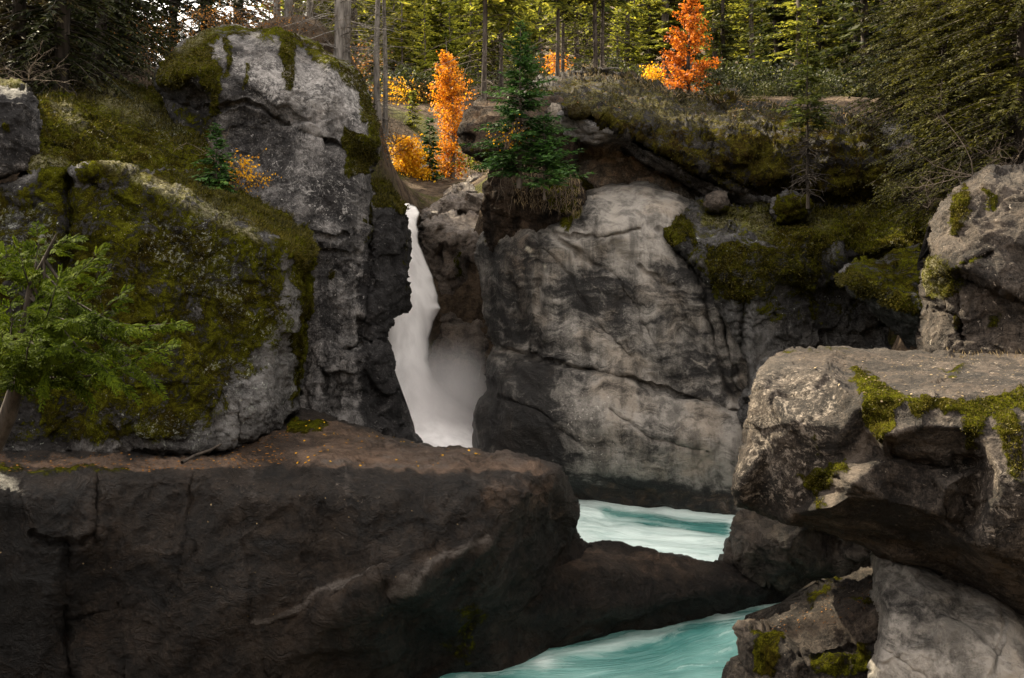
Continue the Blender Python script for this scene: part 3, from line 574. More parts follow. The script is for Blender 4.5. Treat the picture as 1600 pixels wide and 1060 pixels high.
rock('grey_boulder', 'towering pale grey boulder streaked with hanging moss left of the waterfall', 'boulder',
     [(240, 132), (244, 105), (262, 86), (290, 62), (312, 50), (340, 41), (390, 41), (440, 47), (490, 67), (530, 95), (556, 108), (568, 124), (577, 150), (584, 182), (594, 215), (594, 232), (588, 250), (583, 285), (583, 330), (600, 400), (600, 520), (560, 660), (440, 660), (420, 450), (330, 330), (290, 240), (252, 148)],
     [(242, 125, 22.2), (262, 88, 23.0), (310, 52, 24.0), (390, 42, 24.2), (480, 66, 23.8), (550, 107, 23.2), (300, 75, 22.4), (380, 60, 22.6), (450, 65, 22.5), (520, 100, 22.2), (275, 100, 21.6), (290, 118, 20.9), (255, 130, 21.4), (262, 142, 22.2),
      (330, 105, 21.4), (340, 150, 21.2), (400, 130, 21.4), (480, 150, 21.5), (540, 150, 21.9), (575, 180, 22.8), (290, 160, 22.0), (320, 170, 21.5), (400, 175, 21.3), (400, 182, 21.55), (460, 200, 21.6), (340, 220, 21.5), (420, 240, 21.5), (480, 225, 21.4), (540, 230, 21.7), (580, 260, 22.4), (560, 205, 21.4), (588, 230, 22.0),
      (350, 290, 21.3), (430, 300, 21.0), (500, 300, 21.0), (560, 310, 21.6), (582, 300, 22.4), (450, 340, 20.7), (490, 365, 20.4), (520, 380, 20.6), (545, 375, 20.9), (580, 380, 22), (500, 420, 20.6), (560, 430, 21.4), (490, 500, 20.6), (560, 500, 21.4), (480, 600, 20.6), (550, 620, 21.2), (600, 500, 22.5)],
     M_GREY, g=2.4, sm=6, R=14, E=0.8, T=3.5, amp=2.2, seed=11, lump=(2.2, 0.12), chip=((1.4, 0.12), (0.5, 0.035)), fine=0.014,
     cracks=[([(252, 150), (290, 165), (330, 172), (380, 160), (400, 165), (440, 190), (480, 210), (540, 230)], 3, 0.22), ([(275, 95), (300, 105), (330, 100)], 5, 0.25), ([(445, 345), (480, 365), (520, 372), (545, 370)], 4, 0.2), ([(480, 390), (545, 398), (575, 400)], 3, 0.14)],
     moss=[([(240, 100), (300, 55), (340, 42), (350, 60), (330, 75), (345, 95), (350, 115), (345, 180), (330, 180), (310, 130), (260, 135), (245, 130)], 0.8), ([(350, 65), (362, 65), (360, 125), (352, 128)], 0.9, 5), ([(380, 100), (388, 100), (386, 150), (380, 148)], 0.8, 4), ([(436, 50), (462, 55), (460, 140), (445, 140), (440, 100)], 0.95, 6), ([(400, 45), (440, 48), (430, 72), (405, 65)], 0.75),
           ([(470, 62), (530, 92), (560, 110), (550, 130), (525, 105), (505, 105), (480, 85)], 0.75, 6), ([(555, 108), (580, 150), (596, 215), (594, 240), (575, 215), (560, 160), (545, 130)], 1.0, 6), ([(535, 190), (560, 210), (594, 230), (592, 250), (570, 275), (545, 275), (540, 230)], 0.95, 6), ([(300, 40), (450, 40), (560, 105), (540, 108), (440, 60), (310, 62)], 0.62, 6), ([(265, 160), (330, 175), (340, 215), (320, 225), (280, 190)], 0.6)],
     pale=[([(255, 70), (300, 50), (345, 38), (345, 50), (290, 85)], 0.8, 5)], brown=[([(430, 40), (530, 80), (520, 95), (430, 55)], 0.8, 6), ([(300, 95), (345, 100), (345, 165), (310, 160)], 0.6)],
     lich=[([(350, 80), (580, 100), (580, 200), (400, 160)], 0.6, 25), ([(420, 250), (560, 250), (560, 360), (450, 330)], 0.35, 25)],
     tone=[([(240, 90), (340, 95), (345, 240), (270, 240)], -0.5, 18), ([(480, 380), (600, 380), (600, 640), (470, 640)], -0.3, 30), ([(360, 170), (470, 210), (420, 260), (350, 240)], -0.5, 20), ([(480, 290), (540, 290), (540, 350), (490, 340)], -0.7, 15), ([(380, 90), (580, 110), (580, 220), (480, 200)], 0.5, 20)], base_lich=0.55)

rock('mossy_capped_column', 'dark rock column with green moss cap beside the waterfall', 'rock',
     [(560, 300), (580, 288), (602, 283), (620, 302), (633, 322), (637, 350), (640, 392), (640, 440), (640, 480), (631, 490), (616, 504), (606, 530), (612, 545), (616, 575), (620, 610), (624, 640), (626, 668), (646, 688), (660, 720), (440, 720), (470, 560), (476, 480), (490, 420), (540, 380)],
     [(590, 288, 24), (620, 305, 23.6), (585, 320, 21.9), (610, 330, 22.2), (632, 330, 23.2), (600, 380, 21.9), (638, 400, 23.2), (580, 420, 21.5), (600, 470, 21.7), (638, 470, 23), (572, 500, 21.3), (605, 530, 22.2), (568, 535, 21.2), (580, 545, 20.9), (612, 550, 21.9), (560, 400, 21.5), (520, 420, 20.9), (500, 480, 20.7), (490, 560, 20.6), (540, 520, 21.0), (560, 640, 20.7), (610, 620, 21.4), (622, 660, 22.0), (500, 620, 20.3), (520, 580, 20.6), (535, 620, 20.8), (600, 700, 20.8), (480, 700, 20.0), (470, 560, 20.8), (660, 720, 22)],
     M_GREY, g=2.2, sm=5, R=12, E=0.7, T=3.0, amp=2.8, seed=12, lump=(1.3, 0.12), chip=((0.9, 0.20), (0.35, 0.07)), fine=0.02,
     cracks=[([(575, 300), (578, 400), (572, 480), (560, 530)], 3.5, 0.25), ([(540, 545), (580, 532), (612, 538)], 3, 0.28), ([(480, 395), (520, 402), (560, 415)], 3, 0.2), ([(508, 560), (506, 620)], 4, 0.2), ([(530, 560), (525, 640)], 3, 0.2), ([(476, 560), (480, 625)], 3, 0.14)],
     moss=[([(508, 398), (519, 398), (517, 438), (510, 432)], 0.95, 3), ([(575, 280), (605, 280), (635, 320), (628, 342), (585, 320)], 1.0, 6), ([(574, 300), (585, 320), (580, 380), (570, 380)], 0.6, 5), ([(628, 330), (640, 360), (641, 470), (630, 470)], 0.45)],
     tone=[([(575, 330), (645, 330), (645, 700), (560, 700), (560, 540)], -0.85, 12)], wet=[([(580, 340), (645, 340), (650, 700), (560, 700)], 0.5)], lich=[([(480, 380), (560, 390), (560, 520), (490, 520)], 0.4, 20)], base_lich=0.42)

rock('right_upper_boulder', 'speckled grey boulder at the right edge standing behind the flat-topped overhang', 'boulder',
     [(1452, 370), (1456, 338), (1464, 318), (1480, 302), (1512, 280), (1545, 265), (1600, 255), (1700, 250), (1700, 590), (1440, 590), (1444, 520), (1440, 470), (1446, 430), (1462, 402)],
     [(1460, 320, 16.0), (1512, 282, 16.2), (1600, 258, 16.4), (1700, 252, 16.4), (1480, 320, 15.0), (1540, 290, 15.0), (1600, 285, 14.8), (1455, 365, 15.3), (1490, 400, 14.4), (1530, 380, 14.3), (1600, 380, 14.1), (1700, 380, 14), (1510, 420, 14.1), (1540, 440, 14.0), (1600, 470, 13.8), (1515, 432, 14.6), (1545, 455, 14.5), (1600, 485, 14.2), (1460, 420, 15.0), (1450, 470, 15.2), (1490, 470, 14.7), (1450, 540, 15.0), (1500, 540, 14.6), (1560, 530, 14.3), (1600, 540, 14.1), (1700, 590, 14), (1440, 590, 15)],
     M_BOULDER, sm=5, R=14, E=0.6, T=3.0, amp=2.5, seed=13, lump=(1.3, 0.04), chip=((0.75, 0.13), (0.28, 0.05)), spall=(0.025, 0.9), fine=0.025,
     cracks=[([(1500, 430), (1530, 445), (1570, 462), (1600, 475)], 4, 0.22), ([(1510, 415), (1550, 395)], 3, 0.15), ([(1500, 460), (1505, 540)], 3, 0.15), ([(1445, 480), (1500, 490)], 3, 0.12)],
     moss=[([(1485, 310), (1515, 285), (1515, 330), (1500, 370), (1480, 370)], 0.8), ([(1535, 295), (1560, 300), (1555, 330), (1535, 325)], 0.75), ([(1448, 405), (1480, 400), (1510, 430), (1500, 460), (1450, 470)], 0.75), ([(1540, 490), (1565, 490), (1565, 520), (1545, 520)], 0.8), ([(1485, 480), (1510, 480), (1505, 520), (1485, 510)], 0.6), ([(1500, 415), (1550, 400), (1520, 420)], 0.7, 5)],
     pale=[([(1445, 400), (1480, 405), (1480, 465), (1440, 465)], 0.9)], base_lich=0.62, tone=[([(1452, 400), (1510, 400), (1500, 590), (1440, 590)], -0.2, 20)])

rock('mossy_slab', 'tilted mossy slab jammed beside the right-hand speckled boulder', 'rock',
     [(1305, 434), (1318, 418), (1345, 410), (1390, 396), (1430, 388), (1470, 390), (1500, 420), (1500, 590), (1450, 590), (1435, 548), (1400, 520), (1360, 485), (1325, 455)],
     [(1310, 434, 18.4), (1345, 412, 19.2), (1430, 390, 19.6), (1480, 395, 19), (1340, 440, 17.4), (1400, 470, 16.9), (1440, 485, 16.5), (1490, 460, 16.2), (1400, 425, 18.1), (1450, 425, 17.8), (1322, 452, 17.9), (1360, 480, 17.8), (1400, 500, 17.7), (1440, 520, 17.6), (1440, 550, 18.4), (1500, 590, 18), (1390, 520, 18.7)],
     M_MOSSY, sm=4, R=8, E=0.3, T=1.8, amp=2, seed=14, lump=(0.9, 0.10), chip=((0.7, 0.1), (0.3, 0.04)), fine=0.03,
     moss=[([(1300, 432), (1345, 405), (1430, 385), (1480, 390), (1480, 480), (1440, 485), (1400, 470), (1340, 445), (1310, 440)], 0.66, 5), ([(1300, 430), (1330, 420), (1360, 445), (1430, 480), (1440, 490), (1400, 475), (1320, 448)], 1.0, 5)], brown=[([(1350, 410), (1460, 395), (1460, 470), (1400, 450)], 0.6)], base_lich=0.5)

rock('mossy_shoulder_rock', 'broad mossy rock shoulder with stepped top between the pale cliff and right boulder', 'rock',
     [(1010, 330), (1040, 312), (1085, 318), (1098, 306), (1120, 302), (1145, 314), (1200, 310), (1215, 302), (1260, 300), (1300, 308), (1370, 315), (1440, 335), (1480, 350), (1500, 420), (1500, 620), (1300, 700), (1190, 720), (1165, 650), (1160, 560), (1110, 450), (1060, 390), (1020, 350)],
     [(1040, 318, 25.0), (1120, 304, 25.4), (1200, 312, 26), (1260, 302, 26), (1370, 318, 25.5), (1460, 345, 24), (1060, 350, 23.8), (1110, 330, 24.6), (1150, 355, 24.0), (1220, 340, 24.8), (1300, 340, 24.6), (1400, 350, 23.6), (1080, 375, 23.4), (1140, 380, 22.9), (1200, 375, 23.0), (1240, 380, 22.9), (1300, 360, 23.2), (1400, 380, 22.4),
      (1100, 410, 23.1), (1150, 430, 22.4), (1200, 440, 22.6), (1230, 420, 22.4), (1280, 420, 23.0), (1320, 400, 22.6), (1120, 480, 23.3), (1170, 500, 22.6), (1210, 500, 22.8), (1260, 470, 23.3), (1310, 460, 24.0), (1380, 500, 24.8), (1440, 540, 24.5), (1165, 560, 22.8), (1180, 600, 22.4), (1250, 540, 23.0), (1330, 550, 23.8), (1400, 560, 24), (1200, 700, 22), (1480, 440, 22), (1500, 600, 23), (1300, 690, 22.5)],
     M_MOSSY, g=2.3, sm=5, R=14, E=0.8, T=3.0, amp=2.5, seed=15, lump=(1.4, 0.25), chip=((1.0, 0.22), (0.4, 0.09)), fine=0.04,
     cracks=[([(1165, 470), (1160, 560), (1168, 640)], 7, 0.4), ([(1095, 330), (1150, 340), (1200, 345)], 4, 0.2), ([(1215, 318), (1220, 345), (1260, 350)], 4, 0.2), ([(1270, 400), (1280, 430)], 4, 0.2), ([(1210, 490), (1240, 540), (1300, 550)], 3, 0.2)],
     moss=[([(1025, 330), (1060, 330), (1085, 350), (1090, 385), (1060, 385), (1030, 350)], 0.9), ([(1090, 320), (1460, 320), (1460, 395), (1300, 395), (1200, 380), (1100, 350)], 0.75), ([(1100, 380), (1290, 380), (1290, 420), (1260, 470), (1220, 450), (1180, 470), (1160, 480), (1120, 460), (1105, 420)], 0.66), ([(1030, 310), (1470, 320), (1470, 420), (1300, 520), (1160, 500), (1040, 380)], 0.42, 16), ([(1280, 350), (1440, 360), (1440, 420), (1320, 400)], 0.95), ([(1255, 440), (1280, 440), (1275, 510), (1258, 500)], 0.6)],
     pale=[([(1090, 330), (1200, 325), (1200, 370), (1090, 370)], 0.6, 12), ([(1220, 340), (1300, 345), (1290, 365)], 0.4)], brown=[([(1250, 320), (1340, 322), (1340, 345), (1260, 345)], 0.7), ([(1330, 480), (1380, 480), (1370, 550), (1330, 550)], 0.5)], tone=[([(1200, 480), (1450, 440), (1450, 600), (1200, 600)], -0.05, 25), ([(1165, 480), (1205, 470), (1200, 620), (1165, 620)], 0.6, 10)], base_lich=0.62)

rock('pale_cliff', 'smooth pale grey cliff wall rising from the upper pool beside the waterfall', 'cliff',
     [(752, 372), (760, 345), (800, 330), (868, 335), (900, 306), (955, 289), (1010, 290), (1050, 303), (1095, 318), (1190, 400), (1200, 640), (1190, 815), (1160, 815), (1090, 806), (1000, 795), (885, 790), (860, 830), (700, 830), (739, 700), (742, 645), (754, 608), (757, 570), (770, 540), (756, 520), (750, 440)],
     [(760, 350, 26.5), (800, 335, 25.5), (868, 338, 25.0), (900, 310, 25.5), (955, 292, 26), (1010, 293, 26), (1080, 315, 25.5), (880, 345, 24.3), (930, 330, 24.3), (1000, 325, 24.2), (1050, 335, 24.2),
      (760, 450, 26.0), (790, 400, 25.1), (800, 480, 25.0), (840, 380, 24.2), (850, 450, 24.0), (850, 520, 24.0), (775, 535, 25.6), (920, 380, 23.9), (960, 360, 23.5), (1000, 400, 23.6), (1050, 400, 23.7), (900, 450, 23.9), (960, 450, 23.7), (1020, 470, 23.5), (1080, 440, 23.5), (1100, 500, 23.5), (900, 540, 23.7), (980, 540, 23.5), (1050, 560, 23.3), (1120, 580, 23.2), (1150, 520, 23.7), (1170, 620, 23.3),
      (850, 562, 23.9), (950, 578, 23.6), (1050, 608, 23.3), (1130, 632, 23.0), (1180, 645, 22.8), (850, 574, 23.7), (950, 592, 23.2), (1050, 622, 22.9), (1130, 645, 22.7),
      (760, 580, 25.2), (790, 600, 24.1), (748, 660, 24.9), (790, 680, 23.7), (860, 650, 23.2), (940, 660, 22.7), (1050, 680, 22.4), (1150, 690, 22.2), (850, 740, 23.3), (940, 740, 23.0), (1050, 745, 22.7), (1150, 760, 22.3), (760, 760, 24.3), (890, 776, 24.0), (1000, 790, 23.3), (1090, 801, 22.8), (1160, 809, 22.4), (700, 830, 24.4), (1190, 815, 22.2)],
     M_CLIFF, g=2.4, sm=7, R=14, E=0.8, T=3.0, amp=2.2, seed=16, lump=(2.6, 0.16), chip=((1.8, 0.05), (0.6, 0.008)), fold=(0.24, 0.85, -0.75), spall=(0.010, 1.8), strat=(0.0, 0.4), fine=0.007, tilt=-0.45,
     cracks=[([(770, 540), (800, 548), (850, 566), (950, 584), (1050, 614), (1130, 638), (1170, 645)], 3.5, 0.30), ([(842, 345), (880, 380), (910, 398)], 4, 0.22), ([(850, 390), (880, 420), (930, 500), (985, 560)], 3, 0.10), ([(838, 350), (842, 450), (836, 560)], 6, 0.20), ([(900, 398), (960, 430), (1005, 500), (1030, 560)], 4, 0.09), ([(1000, 420), (1050, 450), (1085, 520), (1120, 590)], 4, 0.12), ([(1030, 360), (1085, 420), (1110, 470)], 4, 0.12), ([(870, 365), (930, 372), (1000, 360)], 3, 0.15), ([(900, 310), (905, 345)], 4, 0.2), ([(780, 620), (840, 640), (900, 690)], 3, 0.12), ([(950, 640), (1030, 690), (1100, 700)], 2.5, 0.1), ([(1100, 470), (1120, 540), (1150, 620)], 6, 0.28), ([(1130, 500), (1140, 560), (1160, 610)], 5, 0.25), ([(960, 380), (990, 460), (1010, 540)], 8, 0.10), ([(800, 430), (810, 540)], 5, 0.14), ([(925, 300), (935, 330), (930, 350)], 3, 0.10), ([(985, 296), (990, 330)], 3, 0.10)],
     moss=[([(865, 295), (905, 300), (905, 340), (890, 360), (870, 355)], 0.9), ([(752, 345), (790, 345), (780, 380), (755, 380)], 0.5)],
     tone=[([(930, 290), (1060, 295), (1060, 360), (1010, 440), (960, 430)], 0.9, 22), ([(860, 360), (930, 350), (930, 420), (880, 420)], 0.6, 20), ([(750, 380), (835, 380), (840, 540), (760, 540)], -0.45, 15), ([(740, 560), (860, 570), (900, 780), (740, 780)], -0.8, 25), ([(880, 420), (1000, 420), (980, 520), (880, 500)], -0.55, 30), ([(1030, 400), (1150, 440), (1160, 620), (1060, 600)], -0.3, 30), ([(1050, 640), (1170, 660), (1160, 760), (1050, 740)], 0.55, 25), ([(900, 600), (1060, 620), (1000, 680), (900, 650)], 0.45, 25), ([(880, 740), (1160, 760), (1160, 820), (880, 800)], -1.0, 12), ([(850, 590), (1170, 660), (1165, 700), (900, 660)], 0.4, 20)],  # first patch paints the lit upper band as paler rock
     brown=[([(900, 690), (1150, 650), (1150, 760), (920, 760)], 0.38, 25), ([(880, 750), (1160, 770), (1160, 815), (880, 795)], 0.55, 8), ([(780, 345), (840, 345), (830, 450), (790, 440)], 0.5)], vein_litfold=[([(920, 375), (945, 390), (985, 372)], 6, 0.5), ([(960, 300), (965, 380), (975, 420)], 16, 0.45), ([(900, 420), (935, 455), (990, 520)], 4, 0.4), ([(1080, 560), (1105, 575), (1120, 560)], 4, 0.7), ([(955, 540), (985, 548), (1000, 535)], 4, 0.6), ([(880, 620), (950, 610), (1040, 640)], 12, 0.4), ([(960, 720), (1010, 735), (1060, 700)], 3, 0.6), ([(885, 335), (900, 320), (940, 300)], 8, 0.5)], wet=[([(740, 560), (860, 570), (890, 780), (740, 780)], 0.8), ([(880, 740), (1160, 760), (1160, 820), (880, 800)], 0.8)], base_lich=0.3, lich=[([(860, 600), (960, 620), (960, 740), (870, 720)], 0.5, 20)])

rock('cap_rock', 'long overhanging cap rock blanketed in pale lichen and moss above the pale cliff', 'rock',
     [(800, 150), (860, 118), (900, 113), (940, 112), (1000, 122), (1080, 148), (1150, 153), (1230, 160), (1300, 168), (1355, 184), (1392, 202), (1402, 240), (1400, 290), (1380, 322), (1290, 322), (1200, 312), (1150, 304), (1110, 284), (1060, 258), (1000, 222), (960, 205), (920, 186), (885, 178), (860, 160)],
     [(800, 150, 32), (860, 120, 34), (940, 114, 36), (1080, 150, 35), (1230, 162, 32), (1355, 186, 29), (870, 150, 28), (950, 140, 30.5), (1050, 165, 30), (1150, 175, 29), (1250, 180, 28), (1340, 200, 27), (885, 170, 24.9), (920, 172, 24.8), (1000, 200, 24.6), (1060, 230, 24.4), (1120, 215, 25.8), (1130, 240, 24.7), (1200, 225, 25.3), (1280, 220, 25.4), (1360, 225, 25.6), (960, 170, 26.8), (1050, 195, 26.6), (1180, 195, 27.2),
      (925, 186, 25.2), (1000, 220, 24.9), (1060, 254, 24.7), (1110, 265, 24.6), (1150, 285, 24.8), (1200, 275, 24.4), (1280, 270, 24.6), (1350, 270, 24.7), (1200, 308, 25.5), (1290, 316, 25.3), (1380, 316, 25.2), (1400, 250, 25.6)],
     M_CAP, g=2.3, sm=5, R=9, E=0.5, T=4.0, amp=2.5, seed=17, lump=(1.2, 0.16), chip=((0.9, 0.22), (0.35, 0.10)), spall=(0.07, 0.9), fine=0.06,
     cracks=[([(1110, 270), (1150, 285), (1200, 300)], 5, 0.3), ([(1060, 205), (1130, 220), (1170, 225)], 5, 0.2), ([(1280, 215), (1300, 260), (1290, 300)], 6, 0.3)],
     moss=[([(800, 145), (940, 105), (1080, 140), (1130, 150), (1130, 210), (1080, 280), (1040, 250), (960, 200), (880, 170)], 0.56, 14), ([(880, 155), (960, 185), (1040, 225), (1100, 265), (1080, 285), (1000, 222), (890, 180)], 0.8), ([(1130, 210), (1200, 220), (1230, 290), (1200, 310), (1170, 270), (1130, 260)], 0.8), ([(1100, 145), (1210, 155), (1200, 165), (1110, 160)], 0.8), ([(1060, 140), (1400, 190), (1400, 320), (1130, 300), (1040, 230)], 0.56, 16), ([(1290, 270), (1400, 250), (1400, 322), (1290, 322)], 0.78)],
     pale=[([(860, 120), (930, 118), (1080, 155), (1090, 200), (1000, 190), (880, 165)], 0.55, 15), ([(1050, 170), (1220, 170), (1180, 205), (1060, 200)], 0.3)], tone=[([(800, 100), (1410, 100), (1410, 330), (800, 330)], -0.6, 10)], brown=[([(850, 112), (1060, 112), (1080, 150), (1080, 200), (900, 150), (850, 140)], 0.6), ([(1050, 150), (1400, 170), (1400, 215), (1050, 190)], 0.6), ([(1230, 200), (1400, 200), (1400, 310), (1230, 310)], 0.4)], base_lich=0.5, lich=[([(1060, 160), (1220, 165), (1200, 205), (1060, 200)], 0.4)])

rock('ledge_rock', 'slanting grey rock layer exposed beneath the mossy lip of the cap rock', 'rock',
     [(872, 176), (905, 180), (960, 206), (1020, 238), (1080, 270), (1130, 294), (1200, 308), (1240, 318), (1160, 324), (1105, 306), (1045, 276), (985, 240), (965, 222), (930, 226), (880, 212)],
     [(880, 180, 25.4), (960, 208, 25.3), (1020, 240, 25.2), (1080, 272, 25.1), (1140, 296, 25.0), (1220, 312, 25.0), (885, 208, 25.7), (930, 222, 25.7), (970, 222, 26.0), (1040, 270, 26.0), (1100, 300, 25.8), (1160, 318, 25.6), (920, 195, 25.3)],
     M_GREY, g=1.9, sm=3, R=6, E=0.3, T=1.5, amp=2, seed=41, lump=(0.9, 0.06), chip=((0.8, 0.10), (0.3, 0.04)), spall=(0.03, 0.7), tone=[([(870, 170), (975, 200), (970, 230), (880, 220)], 0.7, 6)], moss=[([(1050, 262), (1090, 285), (1070, 292)], 0.5)], base_lich=0.4, tilt=0.5)  # slab at the left end painted paler, as if lit

rock('recessed_wall_rock', 'ochre-stained recessed rock wall in the hollow under the cap rock', 'rock',
     [(860, 165), (900, 170), (1000, 205), (1130, 270), (1200, 300), (1200, 330), (1080, 330), (900, 330), (860, 300)],
     [(870, 180, 25.9), (900, 180, 25.7), (960, 205, 25.7), (970, 215, 26.0), (900, 215, 26.0), (905, 222, 27.5), (970, 225, 27.4), (1030, 235, 27.5), (1130, 280, 28), (880, 280, 27.0), (960, 280, 26.9), (1050, 300, 26.7), (900, 325, 26.6), (1080, 325, 26.5), (1200, 320, 28), (990, 250, 27.1), (940, 250, 27.2)],
     M_OCHRE, sm=4, R=8, E=0.2, T=2.0, amp=1.5, seed=18, lump=(1.2, 0.12), chip=((0.9, 0.18), (0.4, 0.05)), tilt=0.5,
     cracks=[([(890, 255), (920, 290), (960, 300)], 4, 0.2), ([(975, 225), (985, 290)], 3, 0.12), ([(905, 300), (960, 295), (1000, 290)], 4, 0.2)],
     moss=[([(890, 265), (915, 280), (930, 300), (905, 300)], 0.7)], brown=[([(900, 225), (1090, 240), (1090, 300), (920, 300)], 0.62, 15)], tone=[([(880, 180), (975, 205), (970, 222), (890, 215)], 0.5, 6)], base_lich=0.3)

rock('prow_rock', 'dark brown rock prow jutting left above the gorge beside the green fir', 'rock',
     [(722, 238), (720, 198), (727, 176), (742, 158), (762, 148), (800, 142), (880, 150), (905, 200), (900, 262), (800, 264), (772, 263), (745, 252)],
     [(724, 225, 26.2), (735, 165, 26.6), (765, 152, 27.5), (840, 148, 28), (730, 205, 25.2), (760, 175, 25.3), (800, 170, 25.4), (760, 215, 24.8), (820, 215, 24.9), (728, 236, 24.9), (760, 240, 24.7), (800, 242, 24.7), (745, 250, 25.6), (775, 260, 26.2), (880, 200, 25.8), (880, 260, 26)],
     M_SOIL, sm=5, R=10, E=0.6, T=3.5, amp=1.5, seed=19, lump=(1.2, 0.12), chip=((0.8, 0.1), (0.35, 0.06)), strat=(0.0, 0.3), fine=0.04,
     tone=[([(735, 170), (780, 165), (780, 235), (735, 235)], 0.4, 12)], moss=[([(720, 225), (790, 232), (790, 246), (722, 240)], 0.5)], brown=[([(740, 150), (800, 142), (800, 165), (740, 175)], 0.8)], base_lich=0.35)

rock('root_bank', 'bank of brown soil with dangling dry roots beneath the green fir', 'bank',
     [(757, 300), (765, 272), (785, 252), (830, 255), (870, 268), (905, 290), (912, 320), (895, 345), (872, 366), (845, 380), (815, 392), (790, 396), (762, 388), (752, 350)],
     [(765, 275, 25.2), (800, 258, 25.5), (870, 272, 25.5), (905, 300, 25.0), (780, 300, 24.9), (830, 290, 24.6), (870, 310, 24.4), (800, 335, 24.95), (850, 340, 24.5), (760, 325, 25.6), (890, 335, 24.6), (760, 385, 26.0), (800, 385, 25.3), (840, 372, 24.8)],
     M_SOIL, g=2.0, sm=5, R=10, E=0.25, T=2.0, amp=3, seed=20, lump=(0.8, 0.15), chip=((0.6, 0.1), (0.25, 0.05)), fine=0.06,
     moss=[([(860, 275), (910, 290), (905, 330), (870, 340), (840, 300)], 0.55)], base_lich=0.2)

rock('gorge_rock', 'wet brown rock spur splitting the gorge right of the white falls', 'rock',
     [(650, 362), (656, 350), (672, 346), (686, 340), (705, 334), (735, 336), (765, 345), (820, 350), (820, 720), (760, 690), (738, 645), (712, 618), (690, 600), (674, 585), (667, 560), (672, 540), (684, 518), (670, 492), (683, 470), (676, 445), (664, 415), (655, 390)],
     [(655, 360, 31), (700, 337, 32), (760, 346, 32.5), (670, 355, 30.2), (690, 360, 30.3), (700, 375, 29.6), (740, 370, 29.8), (770, 360, 30.3), (672, 390, 30.3), (690, 395, 30.9), (680, 420, 30.4), (705, 390, 29.7), (720, 400, 29.5), (760, 400, 29.7), (688, 440, 29.8), (700, 430, 29.3), (720, 450, 29.8), (760, 450, 29.8), (684, 470, 29.9), (695, 490, 29.6), (740, 480, 29.9), (690, 510, 29.1), (684, 515, 29.3), (720, 510, 28.9), (760, 500, 29.2), (668, 560, 28.8), (700, 560, 28.3), (740, 560, 28.7), (700, 600, 28.4), (750, 620, 28.8), (760, 690, 28.4), (820, 500, 29.5), (820, 720, 28.5)],
     M_RIVER, g=1.9, sm=3.5, R=9, E=0.8, T=3.0, amp=1.8, seed=21, lump=(1.1, 0.14), chip=((0.8, 0.18), (0.35, 0.06)), fine=0.02,
     cracks=[([(690, 360), (692, 400), (688, 430)], 4, 0.4), ([(730, 380), (735, 430)], 3, 0.12), ([(690, 505), (720, 500), (755, 498)], 2.5, 0.15)],
     tone=[([(650, 335), (790, 335), (790, 385), (700, 385)], 0.5, 8), ([(655, 390), (800, 400), (800, 700), (655, 620)], 0.25, 12)], brown=[([(690, 340), (790, 345), (790, 390), (700, 390)], 0.35)], moss=[([(712, 395), (718, 395), (716, 430), (709, 430)], 0.7, 3)], wet=[([(650, 390), (800, 390), (800, 720), (650, 620)], 0.5)], base_lich=0.1)  # upper part painted paler as lit; lower part lifted against the slot's shade

RB = [
 ('long pale slab behind the top of the falls with ripple-worn surface', [(662, 330), (690, 312), (730, 300), (765, 305), (790, 320), (785, 350), (700, 345), (655, 345)], 33.5, 0.5),
 ('grey river boulder under the tall orange tree', [(688, 306), (700, 292), (718, 288), (728, 298), (724, 312), (700, 318)], 36, 0.1),
 ('flat-topped river boulder against the brown prow', [(713, 298), (722, 288), (745, 290), (757, 298), (757, 312), (735, 318), (716, 312)], 35.5, 0.3),
 ('small round boulder highest of the river boulders', [(733, 282), (740, 273), (752, 272), (758, 280), (754, 291), (738, 291)], 37, 0.4),
 ('low brown boulder right of the falls lip', [(725, 312), (745, 302), (770, 305), (775, 322), (745, 328), (728, 324)], 34.8, -0.2),
 ('small slab tucked at the lip of the falls', [(655, 342), (664, 326), (690, 322), (700, 335), (690, 350), (660, 352)], 33.0, 0.2),
]
for i, (lab, ol, Y, tn) in enumerate(RB):
    A = np.array(ol, float); c = A.mean(0)
    ctrl = [(c[0], c[1] - 2, Y - 0.55), (c[0] - 8, c[1] + 4, Y - 0.6), (c[0] + 9, c[1] + 3, Y - 0.35)] + [(p[0], p[1], Y + (0.5 if p[1] < c[1] else -0.2)) for p in ol]
    rock('river_boulder', lab, 'boulder', ol, ctrl, M_RIVER, g=1.6, sm=3, R=7, E=0.4, T=1.2, amp=1.6, seed=30 + i, lump=(0.8, 0.1), chip=((0.6, 0.2), (0.25, 0.05)), tone=[(ol, tn if tn else 0.01, 4)], base_lich=0.25, group='river boulders behind the falls')

rock('corner_boulder', 'small grey boulder behind the right end of the cap rock', 'boulder',
     [(1372, 205), (1385, 190), (1405, 183), (1425, 188), (1440, 215), (1440, 260), (1400, 270)],
     [(1380, 200, 26.4), (1410, 188, 26.5), (1400, 215, 25.6), (1425, 225, 25.7), (1410, 260, 25.6), (1440, 250, 26)], M_GREY, sm=4, R=9, E=0.6, T=1.5, amp=2, seed=40, chip=((0.7, 0.2), (0.3, 0.06)), base_lich=0.5)

